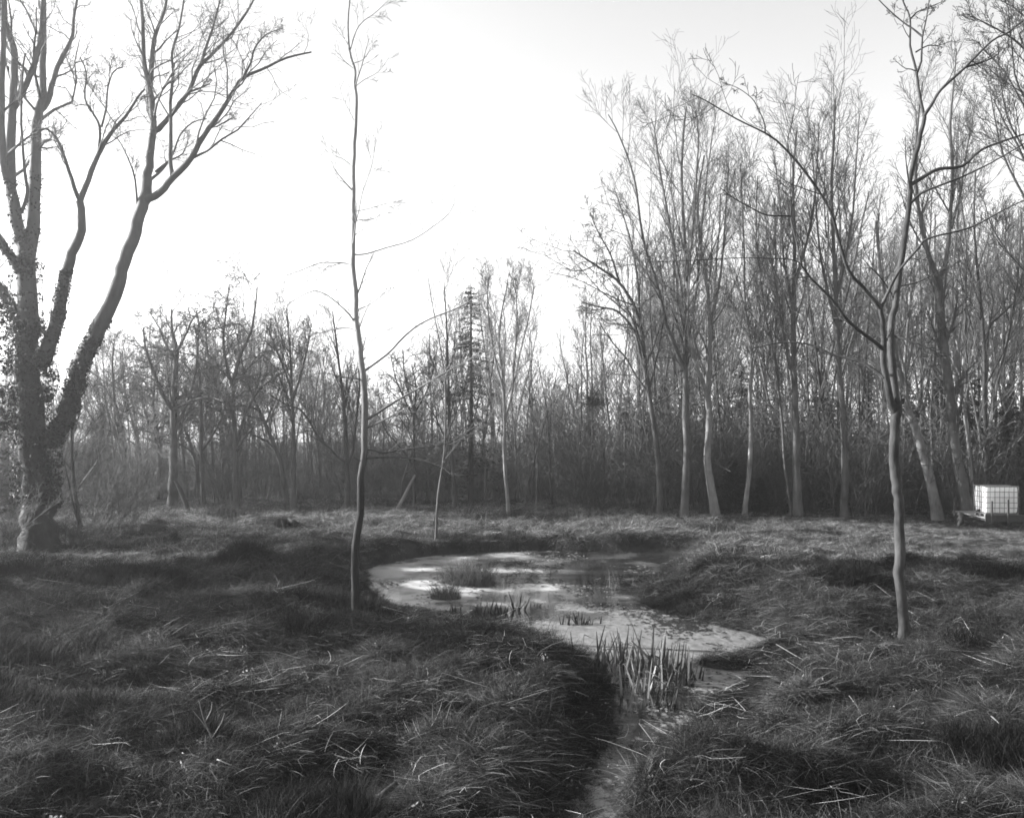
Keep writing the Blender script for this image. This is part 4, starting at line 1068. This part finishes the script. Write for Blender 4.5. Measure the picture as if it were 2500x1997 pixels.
# ------------------------------------------------------------------ pond plants
def leaf_fan(name, label, px, py, z, n, h, lean, seed, tone, width, cat, radius=.12, group=None, broken=.65, parts=True):
    """a clump of broad dead leaf blades, each leaf a part"""
    h *= 1.5; width *= 1.5; radius *= 1.5
    rg = np.random.RandomState(seed)
    q = WG(px, py, z)
    root = empty(name, (q.x, q.y, z)); tag(root, label, cat, group)
    n = int(n * 1.5)
    for i in range(n):
        l = h * rg.uniform(.45, 1.15); el = rad(rg.uniform(48, 90) if i % 3 == 0 else rg.uniform(70, 90)); az = rg.uniform(0, 6.283) if rg.rand() > .3 else lean
        w = width * rg.uniform(.6, 1.2); p_ = np.array([radius * rg.randn(), radius * rg.randn() * .7, -.08])
        tw = rg.uniform(0, 3.1); seg = 5; brk = rg.randint(2, 5) if rg.rand() < broken else 99; V, Fc = [], []
        tn = rg.uniform(*tone)
        for s in range(seg + 1):
            d = np.array([math.cos(el) * math.cos(az), math.cos(el) * math.sin(az), math.sin(el)])
            a = np.array([-math.sin(az), math.cos(az), 0]); b_ = np.cross(d, a); sdv = a * math.cos(tw) + b_ * math.sin(tw); nrm = np.cross(d, sdv)
            ww = w * .5 * (1 - .8 * (s / seg) ** 1.6)
            V += [p_ - sdv * ww, p_ + nrm * ww * .35, p_ + sdv * ww]
            p_ = p_ + d * l / seg
            if s == brk: el -= rad(rg.uniform(70, 130))
            el -= rg.uniform(0, .06)
            if p_[2] < .02 and el < 0: el = 0.0
        for s in range(seg):
            k = 3 * s; Fc += [(k, k + 1, k + 4, k + 3), (k + 1, k + 2, k + 5, k + 4)]
        link("leaf", mesh_np("leaf", np.array(V), np.array(Fc), True, np.full(len(V), tn)), M_REED, root)
    return root

zw = WATER_Z
RG = "dead reed clumps in the brook"
leaf_fan("reed_clump", "widest clump of broken reed leaves against the left bank of the brook", 1480, 1640, zw, 26, .55, .5, 1, (.05, .22), .035, "reeds", .20, RG)
leaf_fan("reed_clump", "reed clump with light bent leaves in the middle of the brook's bend", 1560, 1650, zw, 22, .50, 2.4, 2, (.06, .26), .032, "reeds", .16, RG, .5)
leaf_fan("reed_clump", "tall tied-looking spire of reed leaves, highest of the brook clumps", 1622, 1655, zw, 14, .62, 1.2, 3, (.06, .18), .045, "reeds", .07, RG, .1)
leaf_fan("reed_clump", "second spire of reed leaves, just right of the highest one", 1662, 1672, zw, 11, .50, .8, 4, (.06, .18), .038, "reeds", .06, RG, .1)
leaf_fan("reed_clump", "thin reed stub at the right end of the row in the brook", 1688, 1660, zw, 8, .38, .4, 5, (.04, .12), .028, "reeds", .05, RG, .2)
leaf_fan("reed_clump", "low black reed stub standing alone in the open water of the brook", 1625, 1725, zw, 12, .26, .3, 6, (.02, .06), .03, "reeds", .07, RG, .4)
leaf_fan("reed_clump", "reed leaves fallen across the water in front of the spires", 1590, 1690, zw, 12, .5, .2, 7, (.06, .3), .032, "reeds", .14, RG, .9)
leaf_fan("reed_clump", "short dense reed clump between the bank and the bent light leaves", 1520, 1625, zw, 18, .42, 1.9, 8, (.05, .2), .03, "reeds", .15, RG, .4)
SG = "cut stubs of reed standing in the pond"
for (px, py, h, n, lab) in [(1167, 1497, .32, 12, "tall dark reed stub in the left part of the row along the near shore"), (1112, 1494, .18, 9, "short reed stub at the left end of the row along the near shore"),
                            (1205, 1495, .28, 10, "narrow reed stub right of the tall dark one"), (1225, 1497, .2, 8, "small stub leaning by the narrow reed stub"),
                            (1260, 1490, .34, 12, "open tent of crossed reed leaves on the near shore"), (1310, 1480, .12, 8, "low flat reed stub near the right end of the shore row"),
                            (1385, 1525, .24, 8, "left one of the two thin stubs out in the open water"), (1415, 1522, .26, 10, "thicker stub out in the open water"), (1432, 1522, .16, 7, "little stub touching the thicker one in open water"),
                            (1395, 1508, .14, 6, "faint stub behind the two thin ones in open water"), (1243, 1408, .12, 6, "tiny stub out in the pond right of the grassy islet"), (1090, 1492, .14, 7, "leftmost low stub by the near shore")]:
    leaf_fan("reed_stub", lab, px, py, zw, n, h, 1.0, px, (.02, .09), .03, "reed stub", .05, SG, .15)
for (px, py, h, n, lab) in [(1522, 1440, .5, 7, "few thin standing reeds at the tip of the right bank"), (1490, 1440, .3, 3, "single thin reed in the water left of the right bank's tip"), (1735, 1350, .6, 8, "standing dead reeds on the far right shore of the pond")]:
    leaf_fan("standing_reeds", lab, px, py, zw, n, h, 1.0, px, (.12, .3), .014, "reeds", .16, None, .1)

def sedge(label, px, py, r, h, n, seed, tone=(.06, .22)):
    r *= 1.25; h *= 1.2; q = WG(px, py, zw); rr = np.random.RandomState(seed)
    root = empty("grass_islet", (q.x, q.y, zw)); tag(root, label, "grass tussock", "grassy islets in the pond")
    a = np.linspace(0, 2 * math.pi, 14, endpoint=False)
    V = [(0, 0, .16 * r / .6)]; Fq = []
    for k, (f, z) in enumerate([(.5, .12), (.85, .05), (1.0, -.08)]):
        for t in a: V.append((r * f * math.cos(t) * rr.uniform(.85, 1.1), r * .7 * f * math.sin(t) * rr.uniform(.85, 1.1), z * r / .6))
    me = bpy.data.meshes.new("mud_mound")
    F_ = [(0, 1 + i, 1 + (i + 1) % 14) for i in range(14)]
    for k in range(2):
        for i in range(14): F_.append((1 + 14 * k + i, 1 + 14 * (k + 1) + i, 1 + 14 * (k + 1) + (i + 1) % 14, 1 + 14 * k + (i + 1) % 14))
    me.from_pydata(V, [], F_)
    link("mud_mound", me, plain_mat("pond_mud", .03, .9), root)
    parts = []
    me = blades(n, rr, (h * .5, h * 1.1), (50, 88), 9, r * .85, .007, .6, tone)
    tag(link("grass_blades", me, M_GRASS, root), kind='stuff')
sedge("larger grassy tussock islet in the middle of the pond", 1152, 1424, .62, .62, 1300, 1, (.08, .5))
sedge("smaller grassy islet left of and nearer than the large one", 1090, 1460, .34, .40, 500, 2, (.06, .4))
sedge("flat grassy patch spilling left from the larger islet", 1108, 1420, .44, .42, 450, 3, (.1, .55))

# leaves and bits of straw afloat, and dead leaves in the grass
def flecks(seed, tone, r):
    rr = np.random.RandomState(seed); V, Fq, T_ = [], [], []
    for i in range(5):
        c_ = rr.randn(2) * r * 2.2; a = rr.uniform(0, 6.28); l, w = r * rr.uniform(.5, 1.3), r * rr.uniform(.15, .7); z_ = rr.uniform(.003, .012)
        d = np.array([math.cos(a), math.sin(a)]); e_ = np.array([-d[1], d[0]])
        b_ = len(V)
        for q, z2 in ((c_ - d * l, 0), (c_ + e_ * w, .3 * r * rr.rand()), (c_ + d * l, .2 * r * rr.rand()), (c_ - e_ * w, .1 * r)): V.append((*q, z_ + z2))
        Fq.append((b_, b_ + 1, b_ + 2, b_ + 3)); T_ += [rr.uniform(*tone)] * 4
    return mesh_np("fleck", np.array(V), np.array(Fq), False, np.array(T_))
fl = src("fleck", [flecks(i, (.02, .08) if i % 2 else (.15, .4), .035) for i in range(6)], M_GRASS)
r_ = np.random.RandomState(31); n = 3400
X = r_.uniform(-6, 7.5, n); Y = 8 + 23 * r_.rand(n) ** 1.2; sd = pond_sdf(X, Y)
k = (sd < -.03) & (fbm(X * .5, Y * .35, 33, 3) + .22 * np.exp(sd / .35) + .06 * (Y < 21) + .08 * (Y < 15.5) > .60); X, Y = X[k], Y[k]; n = len(X)
scatter("floating_debris", np.stack([X, Y, 0 * X + WATER_Z], 1), np.stack([0 * X, 0 * X, r_.rand(n) * 6.28], 1), (.5 + r_.rand(n)) * np.clip(Y / 13, .7, 1.7), r_.randint(0, 6, n), fl)
r_ = np.random.RandomState(32); n = 3600
Y = np.sqrt(r_.rand(n) * (19 ** 2 - 7.5 ** 2) + 7.5 ** 2); X = (r_.rand(n) * 2 - 1) * (.62 * Y + 1); k = pond_sdf(X, Y) > .1; X, Y = X[k], Y[k]; n = len(X)
scatter("leaf_litter", np.stack([X, Y, height(X, Y) + .03 + .05 * r_.rand(n)], 1), np.stack([r_.randn(n) * .5, r_.randn(n) * .5, r_.rand(n) * 6.28], 1), .3 + .5 * r_.rand(n), r_.randint(0, 6, n), src("litter", [o.data.copy() for o in fl], M_GRASS))

# long bleached straws lying criss-cross on the mat
r_ = np.random.RandomState(44); n = 7000
Y = np.sqrt(r_.rand(n) * (20 ** 2 - 7.5 ** 2) + 7.5 ** 2); X = (r_.rand(n) * 2 - 1) * (.62 * Y + .8)
k = (pond_sdf(X, Y) > -.05) & (fbm(X * .8, Y * .8, 45, 2) + .22 * r_.rand(n) > .62); X, Y = X[k], Y[k]; n = len(X)
rs2 = np.random.RandomState(46)
straw_src = src("straw", [blades(1, rs2, (.3, .85), (0, 9), .1, .01, .0058, rs2.uniform(0, .5), (.35, .55), 5, .16) for _ in range(10)], M_STRAW)
scatter("fallen_straw", np.stack([X, Y, height(X, Y) + .05 + .06 * r_.rand(n)], 1), np.stack([r_.randn(n) * .12, r_.randn(n) * .12, r_.rand(n) * 6.28], 1), .6 + .6 * r_.rand(n), r_.randint(0, 10, n), straw_src)

# ------------------------------------------------------------------ logs, stumps and sticks
def stick(name, label, pts, r0, r1, mat, cat, sides=6, group=None, rough=.15, forks=()):
    bk = Bark(); pp = catmull([tuple(p) for p in pts], 3); n = len(pp)
    e0, e1 = Vector(pp[0]), Vector(pp[-1]); rr = [r0 + (r1 - r0) * i / (n - 1) for i in range(n)]
    bk.add([e0] + [Vector(p) for p in pp] + [e1 + (e1 - Vector(pp[-2])) * .01], [.0005] + rr + [.0005], sides)
    o = link(name, bk.mesh(name, rough), mat)
    for f in forks:
        b2 = Bark(); q2 = catmull([tuple(p) for p in f], 2); b2.add([Vector(p) for p in q2], [r1 + (r0 - r1) * .4 * (1 - i / (len(q2) - 1)) for i in range(len(q2))], 4)
        link("side_twig", b2.mesh("side_twig", rough), mat, o)
    return tag(o, label, cat, group)
def on_ground(px, py, lift):
    z = 0.0
    for _ in range(6):
        q = WG(px, py, z); z = hz(q.x, q.y) + lift
    q = WG(px, py, z); return q
def gline(pl, lift=.05):
    return [on_ground(a, b_, lift if not isinstance(lift, (list, tuple)) else lift[i]) for i, (a, b_) in enumerate(pl)]
M_STICK = plain_mat("bleached_stalk", .085, .7, 0, .25, 30, .2)
M_LOG = plain_mat("weathered_log", .28, .8, 0, .4, 6, .6)
stick("fallen_log", "pale thin log lying on the grass at the wood's edge, under the upright grey tree", [W(1985, 1268, 36.5), W(2020, 1267, 36.6), W(2060, 1266, 36.8)], .05, .06, M_PALE, "log")
stick("fallen_log", "dark log end lying in the far meadow left, beside the twiggy shrub", gline([(345, 1293), (375, 1292), (400, 1290)], .18), .2, .16, M_DARK, "log", 9)
stick("fallen_log", "low dark log in the far meadow below the tallest left tree", gline([(680, 1276), (700, 1274), (718, 1277)], .15), .17, .12, M_DARK, "log", 9)
LB = "bleached stalks lying in the foreground"
for lab, pl, lf, r in [
    ("long straight pair-like straw slanting down right, left of the bank's dark slope", [(775, 1745), (830, 1795), (895, 1850)], .10, .0055),
    ("second long straw lying just under the longest one on the left bank", [(758, 1760), (810, 1810), (880, 1850)], .08, .005),
    ("bright thick straw across the bottom left grass", [(530, 1853), (575, 1872), (618, 1892)], .09, .0065),
    ("straw with a kink lying to the right of the bright thick one", [(617, 1895), (655, 1935), (715, 1985)], .07, .005),
    ("short straw pointing down right in the left foreground", [(338, 1805), (358, 1822), (378, 1841)], .10, .006),
    ("nearly level straw at the middle of the left foreground", [(372, 1815), (415, 1823), (470, 1819)], .10, .005),
    ("longest bleached stick in the right foreground, lying diagonally", [(2265, 1781), (2320, 1820), (2390, 1852), (2440, 1887)], .09, .0075),
    ("crooked stick running out of the bottom right corner area", [(2222, 1903), (2270, 1930), (2300, 1965), (2332, 1997)], .07, .006),
    ("short steep stick in the lower right grass, left of the crooked one", [(2113, 1855), (2135, 1890), (2158, 1938)], .11, .005),
    ("short slanting stick in the upper right foreground", [(2073, 1698), (2090, 1720), (2107, 1752)], .14, .006),
    ("pale short piece of stick at the far right of the foreground", [(2420, 1748), (2440, 1765), (2458, 1782)], .10, .009),
    ("stubby pale piece of wood lying below the standing dead stems", [(2205, 1750), (2225, 1755), (2245, 1760)], .06, .008),
    ("long grey reed stem lying across the grass toward the slim forked tree's foot", [(1895, 1572), (1960, 1610), (2045, 1653)], .10, .007),
    ("long thin stem lying up the slope right of the brook", [(1700, 1860), (1790, 1795), (1880, 1745)], .10, .006),
    ("arched pale stem over the grass hump at the right brook bank", [(1660, 1935), (1690, 1918), (1725, 1930)], .10, .007),
    ("thin dark-footed stem poking over the brook from the right bank", [(1560, 1765), (1590, 1805), (1618, 1850)], .22, .005),
    ("level pale stick at the very bottom, right of the middle", [(1965, 1938), (2005, 1944), (2055, 1953)], .08, .006)]:
    stick("fallen_stalk", lab, gline(pl, lf), r * 1.15, r * .65, M_STICK, "stalk", 5, LB)
b0 = on_ground(527, 1822, .03)
def up(px, py): return W(px, py, b0.y + .05)
stick("dead_twig", "branched dead twig standing upright in the left foreground grass", [b0, up(512, 1790), up(497, 1755), up(487, 1715)], .010, .003, M_STICK, "twig", 5, None, .1,
      [[up(512, 1790), up(500, 1770), up(480, 1745), up(472, 1735)], [up(518, 1800), up(540, 1765), up(548, 1740)], [up(500, 1762), up(515, 1735), up(518, 1712)]])
for k, pl in enumerate([[(412, 1997), (420, 1960), (440, 1937), (455, 1950)], [(560, 1997), (552, 1955), (530, 1910), (512, 1865)], [(384, 1925), (372, 1895), (373, 1870)]]):
    D = on_ground(pl[0][0], min(pl[0][1], 1996), 0).y
    stick("bent_stem", ["thin stem arching over at the bottom left of the grass", "tall thin stem curving up from the bottom edge, left of the middle", "short curved stem behind the arching one at the bottom left"][k],
          [W(a, b_, D + .03 * i) for i, (a, b_) in enumerate(pl)], .007, .003, M_STICK, "stem", 5)
# broken dark branch on the slope at the bottom
stick("broken_branch", "thick dark broken branch half buried on the bank slope at the bottom", gline([(905, 1985), (930, 1945), (968, 1912)], [.0, .06, .14]), .05, .03, M_DARK, "branch", 8, None, .3)

# ------------------------------------------------------------------ trailer with the tank
def box(V, Fq, c, s, rz=0.0):
    """append an axis box (centre, size)"""
    b_ = len(V); ca, sa = math.cos(rz), math.sin(rz)
    for dz in (-.5, .5):
        for dx, dy in ((-.5, -.5), (.5, -.5), (.5, .5), (-.5, .5)):
            x, y = dx * s[0], dy * s[1]
            V.append((c[0] + x * ca - y * sa, c[1] + x * sa + y * ca, c[2] + dz * s[2]))
    for f in ((3, 2, 1, 0), (4, 5, 6, 7), (0, 1, 5, 4), (1, 2, 6, 5), (2, 3, 7, 6), (3, 0, 4, 7)): Fq.append(tuple(b_ + i for i in f))
def box_obj(name, boxes, mat, parent, bevel=.008):
    V, Fq = [], []
    for bx in boxes: box(V, Fq, *bx)
    me = bpy.data.meshes.new(name); me.from_pydata(V, [], Fq); me.update()
    o = link(name, me, mat, parent)
    if bevel:
        md = o.modifiers.new("bevel", 'BEVEL'); md.width = bevel; md.segments = 2
    return o

M_RUST = plain_mat("dark_steel", .015, .7, .0, .5, 9, .2)
M_PLANK = plain_mat("weathered_plank", .12, .8, 0, .4, 7, .4)
M_TYRE = plain_mat("tyre_rubber", .018, .8, 0, .3, 20, .1)
M_GALV = plain_mat("galvanised_steel", .12, .5, .2, .25, 14, .05)
m, nt, out = mat_new("white_polyethylene"); L = nt.links.new
tc = node(nt, 'ShaderNodeTexCoord'); n1 = node(nt, 'ShaderNodeTexNoise', i_Scale=2.5, i_Detail=5.0); L(tc.outputs['Object'], n1.inputs['Vector'])
p = node(nt, 'ShaderNodeBsdfPrincipled', i_Roughness=.45); L(ramp(nt, n1.outputs[0], [(.3, .7), (.7, .85)]), p.inputs['Base Color'])
t_ = node(nt, 'ShaderNodeBsdfTranslucent'); t_.inputs[0].default_value = g(.8)
mx = node(nt, 'ShaderNodeMixShader'); mx.inputs[0].default_value = .3; L(p.outputs[0], mx.inputs[1]); L(t_.outputs[0], mx.inputs[2]); L(mx.outputs[0], out.inputs[0])
M_POLY = m

RZ = rad(-4.6)
tc0 = W(2406, 1262, 33.4)                     # foot of the tank's near corner
gz = hz(tc0.x, tc0.y)
DECK = tc0.z
T = Matrix.Translation((tc0.x, tc0.y, 0)) @ Matrix.Rotation(RZ, 4, 'Z')
def local(name, label, cat, x, y, z):
    o = empty(name, T @ Vector((x, y, z)), RZ); tag(o, label, cat); return o
tr = local("flatbed_trailer", "low dark flatbed trailer with upright stakes, carrying the white tank", "trailer", 0, 0, gz)
dh = DECK - gz
for i in range(9):                             # deck planks run lengthwise (towards the wood)
    box_obj("plank", [((-.02 + .165 * i, 1.2, dh - .025), (.15, 2.8, .04))], M_PLANK, tr, .004)
box_obj("chassis", [((.06, 1.35, dh - .10), (.07, 3.2, .10)), ((1.25, 1.35, dh - .10), (.07, 3.2, .10)), ((.65, -.16, dh - .10), (1.40, .08, .12)), ((.65, 2.9, dh - .10), (1.4, .08, .10)), ((.65, 1.4, dh - .12), (1.3, .07, .10))], M_RUST, tr)
box_obj("headboard", [((.66, -.235, dh - .02), (1.55, .05, .26))], M_RUST, tr)
for (x, y, h) in [(.12, -.26, .62), (.70, -.26, .68), (1.46, -.14, .80), (-.12, 2.5, .55), (1.46, 2.6, .6), (.1, 3.0, .55)]:
    if h: box_obj("stake", [((x, y, dh + h / 2 - .1), (.055, .055, h + .2))], M_RUST, tr)
box_obj("axle", [((.63, 1.7, .27), (1.7, .06, .06))], M_RUST, tr)
box_obj("drawbar", [((1.7, -.12, dh - .16), (1.0, .07, .07))], M_RUST, tr)
def wheel(x, y):
    a = np.linspace(0, 2 * math.pi, 28, endpoint=False)
    prof = [(.15, -.07), (.22, -.085), (.26, -.07), (.275, -.035), (.275, .035), (.26, .07), (.22, .085), (.15, .07)]
    V, Fq = [], []
    for (r, w) in prof:
        for t in a: V.append((x + w, y + r * math.cos(t), .27 + r * math.sin(t)))
    for k in range(len(prof) - 1):
        for i in range(28): Fq.append((28 * k + i, 28 * k + (i + 1) % 28, 28 * (k + 1) + (i + 1) % 28, 28 * (k + 1) + i))
    me = bpy.data.meshes.new("wheel"); me.from_pydata(V, [], Fq); me.shade_smooth()
    w_ = link("wheel", me, M_TYRE, tr)
    V, Fq = [], []
    for (r, w) in [(.155, -.05), (.12, -.03), (.06, -.045), (.035, -.085), (.0, -.09)]:
        for t in a: V.append((x + w, y + r * math.cos(t), .27 + r * math.sin(t)))
    for k in range(4):
        for i in range(28): Fq.append((28 * k + i, 28 * k + (i + 1) % 28, 28 * (k + 1) + (i + 1) % 28, 28 * (k + 1) + i))
    me = bpy.data.meshes.new("rim"); me.from_pydata(V, [], Fq)
    link("rim", me, M_RUST, w_)
wheel(-.24, 1.7); wheel(1.5, 1.7)
tk = local("water_tank", "white plastic liquid tank in a steel bar cage on the trailer at the right edge", "tank", 0, 0, DECK)
# tank axes: x 1.2 m (front face), y 1.0 m (left face)
me = bpy.data.meshes.new("bottle")
import bmesh
bm = bmesh.new()
nw = 44; rings = []
for z_, ins in [(.15, .05), (.19, .015), (.45, .0), (.60, .004), (.75, .0), (1.06, .004), (1.12, .02), (1.135, .10)]:
    ring = []
    hx_, hy_ = .59 - ins, .49 - ins
    for k in range(nw):
        t = 2 * math.pi * k / nw; c_, s_ = math.cos(t), math.sin(t)
        e_ = .10
        ring.append(bm.verts.new((.6 + hx_ * math.copysign(abs(c_) ** e_, c_), .5 + hy_ * math.copysign(abs(s_) ** e_, s_), z_)))
    rings.append(ring)
for a_, b_ in zip(rings[:-1], rings[1:]):
    for k in range(nw): bm.faces.new((a_[k], a_[(k + 1) % nw], b_[(k + 1) % nw], b_[k]))
bm.faces.new(rings[-1]); bm.faces.new(list(reversed(rings[0])))
bm.to_mesh(me); bm.free()
link("bottle", me, M_POLY, tk)
bk = Bark()
me = bpy.data.meshes.new("lid"); bm = bmesh.new(); bmesh.ops.create_cone(bm, cap_ends=True, segments=20, radius1=.09, radius2=.085, depth=.05, matrix=Matrix.Translation((.6, .5, 1.145))); bm.to_mesh(me); bm.free()
link("lid", me, M_RUST, tk)
box_obj("valve", [((-.03, .5, .21), (.10, .09, .09)), ((-.09, .5, .19), (.05, .06, .06))], M_RUST, tk, .01)
def bar(a, b_, r=.009):
    bk_ = Bark(); a = Vector(a); b_ = Vector(b_); bk_.add([a, (a + b_) / 2, b_], [r] * 3, 6)
    link("cage_bar", bk_.mesh("cage_bar"), M_GALV, tk)
for i in range(8):                             # uprights of the two seen faces and the two hidden ones
    x = 1.2 * i / 7
    for y in (0.0, 1.0): bar((x, y, .14), (x, y, 1.14))
for i in range(1, 6):
    y = i / 6
    for x in (0.0, 1.2): bar((x, y, .14), (x, y, 1.14))
for k in range(6):
    z_ = .14 + 1.0 * k / 5
    for y in (-.014, 1.014): bar((0, y, z_), (1.2, y, z_), .010 if k < 5 else .016)
    for x in (-.014, 1.214): bar((x, 0, z_), (x, 1, z_), .010 if k < 5 else .016)
for y in (.33, .67): bar((0, y, 1.155), (1.2, y, 1.155), .016)
box_obj("pallet", [((.6, .5, .115), (1.2, 1.0, .03)), ((.08, .08, .05), (.14, .14, .10)), ((.6, .08, .05), (.14, .14, .10)), ((1.12, .08, .05), (.14, .14, .10)), ((.08, .92, .05), (.14, .14, .10)),
                   ((.6, .92, .05), (.14, .14, .10)), ((1.12, .92, .05), (.14, .14, .10)), ((.08, .5, .05), (.14, .14, .10)), ((1.12, .5, .05), (.14, .14, .10))], M_PLANK, tk, .004)
